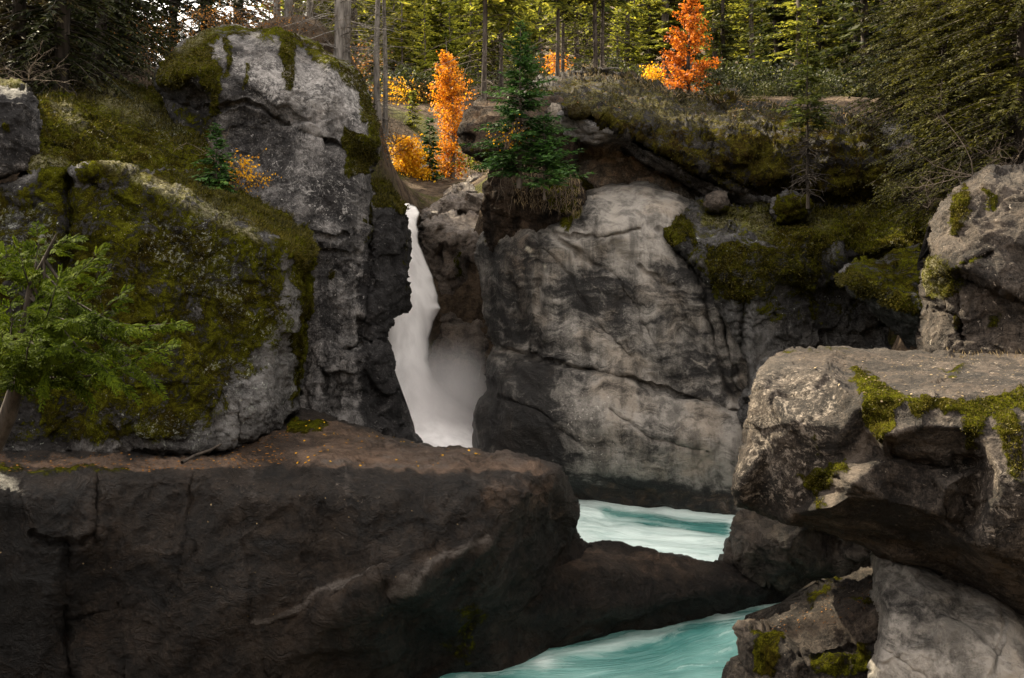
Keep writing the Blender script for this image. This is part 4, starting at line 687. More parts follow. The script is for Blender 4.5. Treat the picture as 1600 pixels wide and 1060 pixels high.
# ------------------------------------------------------------------ ground sheet
GC = [(-30, -20, 10), (30, -20, 10), (0, -22, 2), (0, -45, 14), (-80, -40, 25), (80, -40, 25), (0, 0, -12), (-12, 8, -9), (12, 8, -10), (-30, 5, 2), (30, 5, 2)]  # raised points behind the camera: unseen slope added to block low sky light
def gp(px, py, Y): v = at(px, py, Y); GC.append((v.x, v.y, v.z))
for px in (200, 500, 700, 900, 1200):
    for Y in (14, 19, 25): gp(px, 330 + 11.0 / Y * FPX, Y)
gp(650, 330 + 8.5 / 28 * FPX, 28); gp(760, 330 + 8.5 / 28 * FPX, 28); gp(700, 330 + 6 / 32 * FPX, 32)
gp(-100, 140, 22); gp(100, 140, 30); gp(210, 128, 30.5); gp(380, 75, 28); gp(528, 98, 27.5); gp(580, 160, 29); gp(598, 195, 32); gp(605, 235, 33.5)
for Y, z in ((45, 4.2), (70, 3.0), (120, 0.0), (400, -10)): 
    for X in (-70 - Y * 0.2, -40, -24, -16): GC.append((X * Y / 45, Y, z))
gp(-200, 140, 22); GC.append((-40, 22, 5))
gp(612, 288, 36); gp(660, 292, 37); gp(700, 290, 38.5); gp(745, 285, 40); gp(620, 240, 40); gp(650, 215, 44); gp(690, 235, 44); gp(735, 225, 46)
gp(620, 163, 52); gp(680, 158, 53); gp(740, 150, 54); gp(540, 130, 45); gp(650, 140, 62); gp(650, 118, 85); gp(650, 60, 130); gp(650, -40, 220); gp(650, -150, 400)
gp(790, 158, 30); gp(860, 128, 33); gp(930, 118, 35); gp(1080, 158, 35); gp(1230, 170, 32); gp(1350, 196, 29); gp(1480, 290, 20.5); gp(1600, 272, 18.6); gp(1750, 255, 18); GC += [(6.6, 17.2, -8), (6.0, 14, -9), (7.4, 14, -7), (7.2, 18.4, -6), (5.6, 19.6, -9), (7.0, 11, -9)]
gp(1000, 132, 45); gp(1200, 168, 45); gp(1400, 195, 40); gp(1650, 170, 30); gp(900, 110, 60); gp(1200, 160, 65); gp(1500, 100, 65); gp(1000, 60, 120); gp(1400, 50, 120); gp(1000, -60, 250); gp(1600, -60, 250); gp(2200, 50, 60); gp(1300, -160, 420)
GC = np.array(GC, float)
d = np.sqrt(((GC[:, None, :2] - GC[None, :, :2]) ** 2).sum(2))
_A = np.block([[d, np.ones((len(GC), 1))], [np.ones((1, len(GC))), np.zeros((1, 1))]])
_w = np.linalg.solve(_A + 1e-9 * np.eye(len(GC) + 1), np.append(GC[:, 2], 0))
def gz(x, y):
    x = np.atleast_1d(np.asarray(x, float)); y = np.atleast_1d(np.asarray(y, float))
    o = np.full(len(x), _w[-1])
    for i in range(len(GC)): o += _w[i] * np.sqrt((x - GC[i, 0]) ** 2 + (y - GC[i, 1]) ** 2)
    P = np.stack([x, y, 0 * x], -1)
    return o + 0.35 * fbm(P / 4.0, 4, 0.5) * np.clip(y / 40, 0, 1.5)
ty = np.concatenate([np.linspace(-60, 26, 44), np.linspace(26.4, 62, 130), np.geomspace(62.6, 700, 70)])
tx = np.concatenate([-np.geomspace(600, 22.5, 50), np.linspace(-22, 30, 150), np.geomspace(30.6, 600, 50)])
GX, GY = np.meshgrid(tx, ty)
gzv = gz(GX.ravel(), GY.ravel())
nx_, ny_ = len(tx), len(ty); I = np.arange(nx_ * ny_).reshape(ny_, nx_)
q = np.stack([I[:-1, :-1].ravel(), I[:-1, 1:].ravel(), I[1:, 1:].ravel(), I[1:, :-1].ravel()], -1)
b = NB('forest_floor'); p = b.obj()
n1 = b.noise(p, 0.35, 6, 0.6); n2 = b.noise(p, 2.6, 7, 0.7); n3 = b.noise(p, 14, 4, 0.7)
col = b.mix(b.ss(n2, 0.35, 0.65), (0.035, 0.025, 0.017), (0.13, 0.095, 0.066))
col = b.mix(b.ss(n1, 0.52, 0.62), col, b.mix(b.ss(n3, 0.4, 0.6), (0.03, 0.035, 0.008), (0.09, 0.085, 0.02)))
col = b.mix(b.ss(n3, 0.58, 0.75), col, (0.16, 0.095, 0.035))
M_GROUND = b.done(b.bsdf(col, 0.95, 0.1, b.bump(b.math('ADD', n2, b.math('MULTIPLY', n3, 0.3)), 0.9, 0.35)).outputs[0])
g_ = link('ground', make_mesh('ground', np.stack([GX.ravel(), GY.ravel(), gzv], -1), [q], M_GROUND)); tag(g_, kind='structure')
def gnd(px, Y):
    x = (px - CX) / FPX * Y
    return Vector((x, Y, float(gz(x, Y)[0])))

# ------------------------------------------------------------------ water
def water_mat(name, swirl):
    b = NB(name)
    u = b.attr('a_u'); v = b.attr('a_v')
    cx = b.n('ShaderNodeCombineXYZ'); b.set(cx.inputs[0], u); b.set(cx.inputs[1], v)
    uv = cx.outputs[0]
    wn = b.n('ShaderNodeTexNoise'); b.set(wn.inputs['Vector'], b.scalev(uv, (0.35, 0.7, 1))); wn.inputs['Scale'].default_value = 1.2; wn.inputs['Detail'].default_value = 3
    wv = b.n('ShaderNodeVectorMath', operation='MULTIPLY_ADD'); b.set(wv.inputs[0], wn.outputs['Color']); wv.inputs[1].default_value = (swirl, swirl, 0); b.set(wv.inputs[2], uv)
    s1 = b.noise(b.scalev(wv.outputs[0], (0.45, 3.2, 1)), 1.0, 7, 0.62)
    s2 = b.noise(b.scalev(wv.outputs[0], (0.9, 7.0, 1)), 1.0, 5, 0.6)
    s3 = b.noise(b.scalev(uv, (0.35, 0.8, 1)), 1.0, 3, 0.5)
    f = b.math('ADD', b.math('MULTIPLY', s1, 0.55), b.math('ADD', b.math('MULTIPLY', s2, 0.2), b.math('MULTIPLY', s3, 0.25)))
    f = b.math('ADD', f, b.math('MULTIPLY', b.math('SUBTRACT', b.attr('a_foam'), 0.5), 0.55))
    s4 = b.noise(b.scalev(wv.outputs[0], (2.2, 8.0, 1)), 1.0, 8, 0.75)
    f = b.math('ADD', f, b.math('MULTIPLY', b.math('SUBTRACT', s4, 0.5), 0.38))
    foam = b.math('MULTIPLY', b.ss(f, 0.36, 0.76), 0.9)
    deep = b.mix(b.ss(s3, 0.35, 0.65), (0.045, 0.165, 0.15), (0.15, 0.33, 0.30))
    col = b.mix(foam, deep, (0.64, 0.75, 0.72))
    h = b.math('ADD', s1, b.math('MULTIPLY', s2, 0.4))
    ro = b.math('ADD', 0.22, b.math('MULTIPLY', foam, 0.45))
    return b.done(b.bsdf(col, ro, 0.45, b.bump(h, 0.35, 0.25)).outputs[0])

def pool(name, poly, z, flow, foamfn, mat, step=0.09, amp=0.1):
    W_ = []
    for px, py in poly:
        Y = -z * FPX / (py - HY); W_.append(((px - CX) / FPX * Y, Y))
    W_ = np.array(W_)
    xs = np.arange(W_[:, 0].min(), W_[:, 0].max(), step); ys = np.arange(W_[:, 1].min(), W_[:, 1].max(), step)
    X, Y = np.meshgrid(xs, ys); sd, _, _ = poly_sd(X, Y, W_); ins = (sd > -step).reshape(X.shape)
    cell = ins[:-1, :-1] & ins[1:, :-1] & ins[:-1, 1:] & ins[1:, 1:]
    used = np.zeros_like(ins); used[:-1, :-1] |= cell; used[1:, :-1] |= cell; used[:-1, 1:] |= cell; used[1:, 1:] |= cell
    um = used.ravel(); idx = np.full(um.size, -1); idx[um] = np.arange(um.sum()); I = idx.reshape(ins.shape)
    x = X.ravel()[um]; y = Y.ravel()[um]
    ca, sa = math.cos(flow), math.sin(flow)
    u = x * ca + y * sa; v = -x * sa + y * ca
    bend = 0.5 * perlin(np.stack([x * 0.35, y * 0.35, 0 * x + z], -1)); v = v + bend; u = u + 0.8 * perlin(np.stack([x * 0.4, y * 0.4, 0 * x + 9], -1))
    P2 = np.stack([u * 0.55, v * 1.5, 0 * x], -1)
    zz = z + amp * fbm(P2, 3, 0.5)
    px = x / y * FPX + CX; py = HY - z / y * FPX
    foam = foamfn(px, py)
    qd = np.stack([I[:-1, :-1][cell], I[:-1, 1:][cell], I[1:, 1:][cell], I[1:, :-1][cell]], -1)
    o = link(name, make_mesh(name, np.stack([x, y, zz], -1), [qd], mat, True, {'a_u': u, 'a_v': v, 'a_foam': foam}))
    tag(o, kind='structure'); return o
def foam1(px, py):
    f = 0.24 + 0.35 * np.exp(-(line_d(px, py, [(1130, 955), (1200, 950), (1250, 940)]) / 22) ** 2) + 0.28 * np.exp(-(line_d(px, py, [(850, 1035), (1000, 1000), (1130, 960)]) / 14) ** 2)
    return f + 0.25 * np.exp(-(line_d(px, py, [(720, 1060), (850, 1030)]) / 16) ** 2)
def foam2(px, py):
    f = 0.80 - 0.50 * np.exp(-(line_d(px, py, [(950, 800), (1060, 812), (1130, 825)]) / 13) ** 2)
    return f + 0.3 * np.exp(-(line_d(px, py, [(890, 780), (1160, 812)]) / 8) ** 2)
pool('pool_water', [(560, 1200), (620, 1090), (680, 1050), (800, 1005), (1000, 960), (1200, 925), (1330, 905), (1420, 940), (1420, 1200)], -7.5, 0.25, foam1, water_mat('turquoise_water', 1.1), amp=0.10)
pool('upper_pool_water', [(860, 762), (1000, 768), (1210, 785), (1210, 882), (1130, 886), (1085, 886), (1020, 872), (960, 860), (900, 858), (860, 850)], -6.9, -0.25, foam2, water_mat('foaming_water', 1.3), step=0.07, amp=0.16)

# waterfall
wf_out = [(628, 316), (640, 318), (650, 322), (657, 333), (653, 352), (656, 380), (668, 412), (683, 452), (690, 482), (678, 503), (672, 530), (672, 562), (682, 588), (702, 610), (735, 632), (765, 640), (772, 730), (590, 730), (590, 480), (610, 330)]
b = NB('white_water'); p = b.obj()
s1 = b.noise(b.scalev(p, (2.6, 2.6, 0.16)), 1.0, 5, 0.55); s2 = b.noise(b.scalev(p, (9, 9, 0.35)), 1.0, 4, 0.55)
col = b.mix(b.ss(b.math('ADD', b.math('MULTIPLY', s1, 0.9), b.math('MULTIPLY', s2, 0.1)), 0.30, 0.66), (0.76, 0.74, 0.74), (0.97, 0.95, 0.95))
bs = b.bsdf(col, 0.8, 0.1, b.bump(s1, 0.06, 0.3))
bs.inputs['Subsurface Weight'].default_value = 0.0
al = b.math('MULTIPLY', b.ss(b.math('ADD', b.attr('a_edge'), b.math('MULTIPLY', b.math('SUBTRACT', s2, 0.5), 0.25)), 0.0, 0.8), 1.0)
b.set(bs.inputs['Alpha'], al)
M_FALL = b.done(bs.outputs[0])
def waterfall():
    g = 2.0; OUT = rough_outline(wf_out, 1.2, 3)
    gx = np.arange(586, 776, g); gy = np.arange(314, 732, g); XX, YY = np.meshgrid(gx, gy)
    sd, qx, qy = poly_sd(XX, YY, OUT); ins = (sd > -0.55 * g).reshape(XX.shape)
    cell = ins[:-1, :-1] & ins[1:, :-1] & ins[:-1, 1:] & ins[1:, 1:]
    used = np.zeros_like(ins); used[:-1, :-1] |= cell; used[1:, :-1] |= cell; used[:-1, 1:] |= cell; used[1:, 1:] |= cell
    ctrl = [(610, 316, 33.0), (645, 320, 32.8), (655, 335, 31.0), (640, 345, 30.2), (620, 345, 30.0), (640, 400, 28.9), (665, 420, 29.1), (620, 420, 28.6), (650, 480, 28.0), (680, 480, 28.5), (620, 500, 27.8), (640, 560, 27.3), (672, 560, 27.8), (610, 600, 27.0), (660, 620, 26.8), (700, 620, 27.3), (750, 640, 27.7), (620, 660, 26.4), (680, 665, 26.3), (760, 670, 26.7), (590, 730, 24.4), (680, 730, 24.3), (770, 730, 24.3)]
    D = 1 / blur(depth_field(ctrl, gx, gy), 10 / g)
    rd, _, _ = poly_sd(XX, YY, OUT)
    E = 0.5 * np.exp(-np.clip(sd, 0, 99) / 7).reshape(D.shape)
    P = unproj(XX.ravel(), YY.ravel(), (D + E).ravel())
    P[:, 1] += 0.05 * fbm(np.stack([P[:, 0] * 2.2, P[:, 1] * 0, P[:, 2] * 0.25], -1), 3, 0.5) * 1.5
    um = used.ravel(); idx = np.full(um.size, -1); idx[um] = np.arange(um.sum()); I = idx.reshape(used.shape)
    qd = np.stack([I[:-1, :-1][cell], I[1:, :-1][cell], I[1:, 1:][cell], I[:-1, 1:][cell]], -1)
    ysoft = 5 + 20 * sstep(480, 640, YY.ravel())
    edge = np.clip(np.where((XX.ravel() < 640) | (YY.ravel() > 690), 1, sd / ysoft), 0, 1)[um]
    o = link('waterfall', make_mesh('waterfall', P[um], [qd], M_FALL, True, {'a_edge': edge}))
    tag(o, 'tall white waterfall pouring down the narrow gorge', 'waterfall')
waterfall()

# mist at the foot of the falls
def ellipsoid(n=24, m=14):
    V = []; F = []
    for i in range(m + 1):
        a = math.pi * i / m
        for j in range(n):
            c = 2 * math.pi * j / n; V.append((math.sin(a) * math.cos(c), math.sin(a) * math.sin(c), math.cos(a)))
    for i in range(m):
        for j in range(n): F.append((i * n + j, (i + 1) * n + j, (i + 1) * n + (j + 1) % n, i * n + (j + 1) % n))
    return np.array(V), np.array(F)
b = NB('spray_mist'); p = b.obj()
ln = b.n('ShaderNodeVectorMath', operation='LENGTH'); b.set(ln.inputs[0], p)
dn = b.ss(ln.outputs['Value'], 1.0, 0.1)
dn = b.math('MULTIPLY', b.math('MULTIPLY', dn, b.ss(b.noise(p, 1.6, 3, 0.5), 0.1, 0.65)), 1.7)
pv = b.n('ShaderNodeVolumePrincipled'); pv.inputs['Color'].default_value = (0.97, 0.95, 0.95, 1); b.set(pv.inputs['Density'], dn)
b.t.links.new(pv.outputs[0], b.out.inputs['Volume']); M_MIST = b.m
V, F = ellipsoid()
mo = link('mist', make_mesh('mist', V, [F], M_MIST)); mo.location = at(695, 645, 26.8); mo.scale = (2.1, 1.3, 2.3); tag(mo, kind='stuff')

# ------------------------------------------------------------------ plants
def tube(pts, rad, sides=6):
    pts = np.asarray(pts, float); n = len(pts); rad = np.asarray(rad, float) * np.ones(n)
    t = np.gradient(pts, axis=0); t /= np.linalg.norm(t, axis=1)[:, None] + 1e-9
    ref = np.array([0.31, 0.17, 0.93]) if abs(t[0, 2]) < 0.9 else np.array([0.95, 0.2, 0.1])
    a = np.cross(t, ref); a /= np.linalg.norm(a, axis=1)[:, None] + 1e-9; b_ = np.cross(t, a)
    ang = np.arange(sides) * 2 * math.pi / sides
    V = pts[:, None] + rad[:, None, None] * (np.cos(ang)[None, :, None] * a[:, None] + np.sin(ang)[None, :, None] * b_[:, None])
    I = np.arange(n * sides).reshape(n, sides)
    F = np.stack([I[:-1], np.roll(I[:-1], -1, 1), np.roll(I[1:], -1, 1), I[1:]], -1).reshape(-1, 4)
    return V.reshape(-1, 3), F

class Geo:
    def __init__(s): s.V = []; s.F = []; s.n = 0; s.r = []
    def add(s, V, F, r=None):
        s.V.append(V); s.F.append(np.asarray(F) + s.n); s.n += len(V); s.r.append(np.full(len(V), 0.5) if r is None else r)
    def tube(s, p, r, sides=5): s.add(*tube(p, r, sides))
    def blades(s, base, d, nrm, L, w, fold=0.0):
        """leaf-shaped quads: base, side, tip, side"""
        base = np.asarray(base); L = np.asarray(L)[:, None]; w = np.asarray(w)[:, None]
        sd = np.cross(d, nrm); sd /= np.linalg.norm(sd, axis=1)[:, None] + 1e-9
        n2 = np.cross(sd, d)
        m = base + d * L * 0.45
        V = np.stack([base, m + sd * w + n2 * w * fold, base + d * L, m - sd * w + n2 * w * fold], 1).reshape(-1, 3)
        k = len(base); F = np.arange(4 * k).reshape(k, 4)
        s.add(V, F, np.repeat(rng.random(k), 4))
    def mesh(s, name, mat, smooth=False):
        return make_mesh(name, np.concatenate(s.V), s.F, mat, smooth, {'rnd': np.concatenate(s.r)})

def unit(v): return v / (np.linalg.norm(v, axis=-1, keepdims=True) + 1e-9)

def leaf_mat(name, c0, c1, c2, trans=0.35, var=0.25, rough=0.6, nscale=1.0, spec=0.15):
    b = NB(name); r = b.attr('rnd'); oi = b.n('ShaderNodeObjectInfo').outputs['Random']
    p = b.n('ShaderNodeTexCoord').outputs['Object']
    n = b.noise(p, nscale, 3, 0.6)
    t = b.math('ADD', b.math('MULTIPLY', r, 0.55), b.math('ADD', b.math('MULTIPLY', b.math('SUBTRACT', n, 0.5), 1.1), b.math('MULTIPLY', oi, var)))
    col = b.mix(b.ss(t, 0.0, 0.45), c0, c1); col = b.mix(b.ss(t, 0.45, 0.95), col, c2)
    pb = b.bsdf(col, rough, spec)
    tr = b.n('ShaderNodeBsdfTranslucent'); b.set(tr.inputs[0], col)
    mx = b.n('ShaderNodeMixShader'); mx.inputs[0].default_value = trans
    b.t.links.new(pb.outputs[0], mx.inputs[1]); b.t.links.new(tr.outputs[0], mx.inputs[2])
    return b.done(mx.outputs[0])

def bark_mat(name, a, c, sc=1.0):
    b = NB(name); p = b.obj()
    n = b.noise(b.scalev(p, (9 * sc, 9 * sc, 1.4 * sc)), 1.0, 6, 0.65); n2 = b.noise(p, 1.2, 3)
    col = b.mix(b.ss(b.math('ADD', b.math('MULTIPLY', n, 0.75), b.math('MULTIPLY', n2, 0.25)), 0.35, 0.65), a, c)
    return b.done(b.bsdf(col, 0.9, 0.15, b.bump(n, 0.8, 0.06)).outputs[0])

M_BARK = bark_mat('grey_brown_bark', (0.03, 0.024, 0.02), (0.13, 0.108, 0.09))
M_BARKL = bark_mat('pale_grey_bark', (0.07, 0.062, 0.055), (0.24, 0.22, 0.20))
M_BARKD = bark_mat('dark_bark', (0.012, 0.010, 0.008), (0.055, 0.045, 0.036))
M_TWIG = bark_mat('dry_twig_bark', (0.05, 0.038, 0.028), (0.17, 0.135, 0.10), 3)
M_SUNNY = leaf_mat('sun_tinted_needles', (0.035, 0.055, 0.010), (0.24, 0.25, 0.026), (0.60, 0.54, 0.06), 0.6, 0.2)  # sunlight put into the colour: brighter, yellower needles
M_MID = leaf_mat('olive_conifer_needles', (0.018, 0.026, 0.007), (0.14, 0.145, 0.018), (0.50, 0.44, 0.05), 0.6, 0.2)  # sunlit yellow highlights put into the bright end of the colour
M_DARKN = leaf_mat('dark_conifer_needles', (0.008, 0.013, 0.005), (0.042, 0.05, 0.010), (0.17, 0.155, 0.024), 0.3, 0.15)
M_FIR = leaf_mat('fir_needles', (0.014, 0.040, 0.011), (0.046, 0.105, 0.020), (0.12, 0.20, 0.034), 0.3, 0.1)
M_OLIVE = leaf_mat('dim_olive_needles', (0.013, 0.014, 0.003), (0.060, 0.058, 0.007), (0.15, 0.138, 0.016), 0.3, 0.1)
M_YOUNG = leaf_mat('young_fir_needles', (0.02, 0.028, 0.006), (0.075, 0.088, 0.013), (0.21, 0.205, 0.028), 0.35, 0.1)
M_GROVE = leaf_mat('grove_needles', (0.006, 0.009, 0.004), (0.024, 0.029, 0.008), (0.07, 0.068, 0.014), 0.35, 0.15)
M_RUST = leaf_mat('rusty_dark_needles', (0.012, 0.009, 0.004), (0.035, 0.028, 0.008), (0.075, 0.045, 0.010), 0.3, 0.1)
M_CEDAR = leaf_mat('cedar_leaf', (0.014, 0.024, 0.002), (0.056, 0.08, 0.005), (0.15, 0.175, 0.010), 0.4, 0.1, 0.85, 2.0, 0.05)
M_ORANGE = leaf_mat('orange_leaf', (0.30, 0.09, 0.008), (0.72, 0.29, 0.012), (0.88, 0.50, 0.03), 0.45, 0.05, 0.6, 2.2)
M_YELLOW = leaf_mat('yellow_leaf', (0.45, 0.20, 0.008), (0.76, 0.42, 0.015), (0.85, 0.60, 0.04), 0.45, 0.05)
M_RED = leaf_mat('red_orange_leaf', (0.18, 0.04, 0.006), (0.54, 0.155, 0.010), (0.74, 0.30, 0.02), 0.4, 0.05, 0.6, 2.2)
M_BRUSH = leaf_mat('rusty_shrub_leaf', (0.10, 0.045, 0.012), (0.26, 0.12, 0.03), (0.42, 0.24, 0.06), 0.4, 0.2)
M_GRASS = leaf_mat('moss_tuft', (0.018, 0.018, 0.004), (0.07, 0.06, 0.009), (0.16, 0.13, 0.02), 0.3, 0.0)
M_PALE = leaf_mat('pale_lichen_tuft', (0.10, 0.095, 0.05), (0.23, 0.21, 0.12), (0.38, 0.35, 0.22), 0.2, 0.0)
M_DRY = leaf_mat('dry_grass', (0.10, 0.075, 0.04), (0.24, 0.18, 0.10), (0.42, 0.33, 0.18), 0.3, 0.0)

def conifer(h, r, seed, nb=110, bare=0.12, droop=0.25, tw=0.42, wid=0.06, spacing=0.15, rise=0.0, trunk_r=None, mats=(M_BARK, M_MID), name='conifer', gaps=0.25, dead=0, profile=0.85, lean=0.0):
    """returns trunk mesh, crown mesh; base at origin"""
    rs = np.random.default_rng(seed); R_ = trunk_r or h * 0.016
    zs = np.linspace(-0.3, h, 14)
    bx = lean * np.clip(zs / h, 0, 1) ** 1.5 * h + 0.05 * R_ * 6 * np.sin(zs * 0.7 + seed); by = 0.05 * R_ * 6 * np.cos(zs * 0.6 + seed)
    tp = np.stack([bx, by, zs], -1); tr = R_ * np.clip(1 - zs / h, 0.04, 1.0) ** 0.8; tr[0] *= 1.35
    T_ = Geo(); T_.tube(tp, tr, 9)
    C = Geo()
    bs, ds, ns, Ls, ws = [], [], [], [], []
    for i in range(nb):
        t = bare + (1 - bare) * (i + rs.random()) / nb
        if rs.random() < gaps * 0.5: continue
        prof = (1 - t) ** profile * (0.55 + 0.45 * min(1, (t - bare) / 0.12 + 0.25)) if t < 1 else 0
        L = max(0.12, r * prof * rs.uniform(0.6, 1.12) / (1 - bare) ** profile)
        az = rs.random() * 2 * math.pi
        z0 = t * h; k0 = np.array([np.interp(z0, zs, bx), np.interp(z0, zs, by), z0])
        el = rise + 0.35 * t - droop * 0.3
        m = max(3, int(L / spacing)); s = np.linspace(0.12, 1, m)
        hd = np.array([math.cos(az), math.sin(az), 0])
        pz = L * (s * math.sin(el) - droop * s ** 2 * (1 - 0.55 * t) + 0.10 * s ** 3)
        pts = k0 + np.outer(s * L * math.cos(el), hd) + np.stack([0 * s, 0 * s, pz], -1)
        full = np.vstack([k0, pts]); T_.tube(full[:: max(1, len(full) // 4)] if len(full) > 5 else full, np.linspace(R_ * 0.16 * (1 - 0.6 * t) + 0.004, 0.004, len(full[:: max(1, len(full) // 4)] if len(full) > 5 else full)), 3)
        dirs = unit(np.gradient(full, axis=0)[1:]); side = unit(np.cross(dirs, [0, 0, 1.0]))
        for sgn in (-1, 1):
            for rep in range(2):
                mm = rs.random(m) > gaps
                a = rs.uniform(0.5, 1.15, m)[:, None]
                dd = unit(dirs * np.cos(a) + sgn * side * np.sin(a) + np.array([0, 0, -0.25 * rep]) + rs.normal(size=(m, 3)) * 0.16)
                ll = tw * (0.45 + 0.75 * (1 - s)) * rs.uniform(0.6, 1.2, m) * min(1, 0.45 + L / r)
                bs.append(pts[mm] + rs.normal(size=(mm.sum(), 3)) * 0.02); ds.append(dd[mm]); Ls.append(ll[mm]); ws.append(ll[mm] * wid / tw * rs.uniform(0.8, 1.4, mm.sum()) + 0.01)
                ns.append(unit(np.array([0, 0, 1.0]) + rs.normal(size=(mm.sum(), 3)) * 0.45))
        # tip
        bs.append(pts[-1:]); ds.append(dirs[-1:]); Ls.append(np.array([tw * 0.7])); ws.append(np.array([wid])); ns.append(np.array([[0, 0, 1.0]]))
    C.blades(np.concatenate(bs), np.concatenate(ds), np.concatenate(ns), np.concatenate(Ls), np.concatenate(ws), 0.3)
    for i in range(dead):
        z0 = rs.uniform(0.02, max(0.1, bare)) * h; az = rs.random() * 6.28; L = rs.uniform(0.4, 1.2) * r * 0.7
        k0 = np.array([np.interp(z0, zs, bx), np.interp(z0, zs, by), z0]); s = np.linspace(0, 1, 5)[:, None]
        pts = k0 + s * L * np.array([math.cos(az), math.sin(az), rs.uniform(-0.35, 0.1)]) + s ** 2 * np.array([0, 0, -0.15 * L]) + rs.normal(size=(5, 3)) * 0.03 * s
        T_.tube(pts, np.linspace(0.018, 0.004, 5), 3)
        for _ in range(3):
            j = rs.integers(1, 4); dv = rs.normal(size=3) * 0.25 * L; T_.tube(np.array([pts[j], pts[j] + dv * 0.5, pts[j] + dv]), [0.007, 0.005, 0.003], 3)
    return T_.mesh('trunk', mats[0], True), C.mesh('crown', mats[1])

def broadleaf(h, r, seed, nleaf=4000, leaf=0.09, bottom=0.08, shape='column', mats=(M_BARK, M_ORANGE), clump=0.28):
    rs = np.random.default_rng(seed); T_ = Geo(); C = Geo()
    zs = np.linspace(-0.2, h * 0.97, 10); tp = np.stack([0.04 * h * np.sin(zs * 1.3 / h * 3 + seed) * (zs / h), 0.03 * h * np.cos(zs * 2 / h + seed) * (zs / h), zs], -1)
    T_.tube(tp, np.linspace(0.02 * h, 0.006, 10), 7)
    tips = []
    nbr = int(26 + h * 14)
    for i in range(nbr):
        t = bottom + (1 - bottom) * (i + rs.random()) / nbr
        if shape == 'column': pr = float(np.interp(t, [0, .1, .3, .5, .75, .9, 1], [.6, .85, 1, .88, .72, .5, .15])) * rs.uniform(0.7, 1.15)
        elif shape == 'cone': pr = (max(0.02, 1.06 - t)) ** 0.85 * min(1, 0.6 + 2.0 * t)
        else: pr = math.sin(math.pi * min(1, t * 0.92 + 0.1)) ** 0.6
        L = r * pr * rs.uniform(0.55, 1.1); az = rs.random() * 6.283
        k0 = np.array([np.interp(t * h * 0.85, zs, tp[:, 0]), np.interp(t * h * 0.85, zs, tp[:, 1]), t * h * 0.85])
        s = np.linspace(0, 1, 5)[:, None]
        pts = k0 + s * L * np.array([math.cos(az), math.sin(az), 0.0]) + np.array([0, 0, 1.0]) * (s ** 1.2) * min(L * 0.8, h * (t * 0.15 + 0.03)) + rs.normal(size=(5, 3)) * 0.04 * s
        T_.tube(pts, np.linspace(0.006 * h * 0.6, 0.003, 5), 3)
        for f in (0.35, 0.55, 0.75, 1.0): tips.append((k0 + (pts[-1] - k0) * f, L))
    tips_p = np.array([t[0] for t in tips]); w = np.array([t[1] for t in tips]) + 0.1
    sel = rs.choice(len(tips_p), nleaf, p=w / w.sum())
    base = tips_p[sel] + rs.normal(size=(nleaf, 3)) * clump * np.array([1, 1, 0.8]) * (0.35 + 0.65 * (w[sel] / w.max()))[:, None]
    d = unit(rs.normal(size=(nleaf, 3)) + [0, 0, -0.5]); n = unit(rs.normal(size=(nleaf, 3)) + [0, -0.4, 0.8])
    L = leaf * rs.uniform(0.6, 1.3, nleaf)
    C.blades(base, d, n, L, L * 0.42, 0.25)
    return T_.mesh('trunk', mats[0], True), C.mesh('crown', mats[1])

def plant(name, meshes, loc, label, cat, group=None, rz=0.0, sc=1.0, parts=('trunk', 'crown')):
    e = empty(name, loc, rz, sc); tag(e, label, cat, group)
    for nm, me in zip(parts, meshes): link(nm, me, e)
    return e

# tree prototypes (meshes shared between the trees that use them)
P_SUN = [conifer(9, 1.7, 100 + i, nb=170, bare=0.03, tw=0.40, wid=0.075, spacing=0.13, droop=0.15, mats=(M_BARK, M_SUNNY)) for i in range(3)]
P_MID = [conifer(14, 2.6, 110 + i, nb=150, bare=0.10, tw=0.55, wid=0.085, spacing=0.18, mats=(M_BARK, M_MID), dead=10) for i in range(3)]
P_DRK = [conifer(14, 2.6, 120 + i, nb=160, bare=0.06, tw=0.55, wid=0.09, spacing=0.17, mats=(M_BARKD, M_DARKN), dead=8) for i in range(3)]
P_PINE = [conifer(15, 3.0, 130 + i, nb=120, bare=0.20, tw=0.6, wid=0.09, spacing=0.2, droop=0.4, trunk_r=0.09, mats=(M_BARK, M_MID), dead=22) for i in range(2)]
P_BARE = [conifer(16, 2.6, 140 + i, nb=70, bare=0.42, tw=0.5, wid=0.08, spacing=0.2, trunk_r=0.15, mats=(M_BARKL, M_MID), dead=60) for i in range(2)]
P_LEFT = [conifer(11, 3.2, 150 + i, nb=190, bare=0.06, tw=0.34, wid=0.026, spacing=0.10, droop=0.5, trunk_r=0.2, mats=(M_BARKD, [M_GROVE, M_RUST, M_GROVE][i]), dead=30) for i in range(3)]

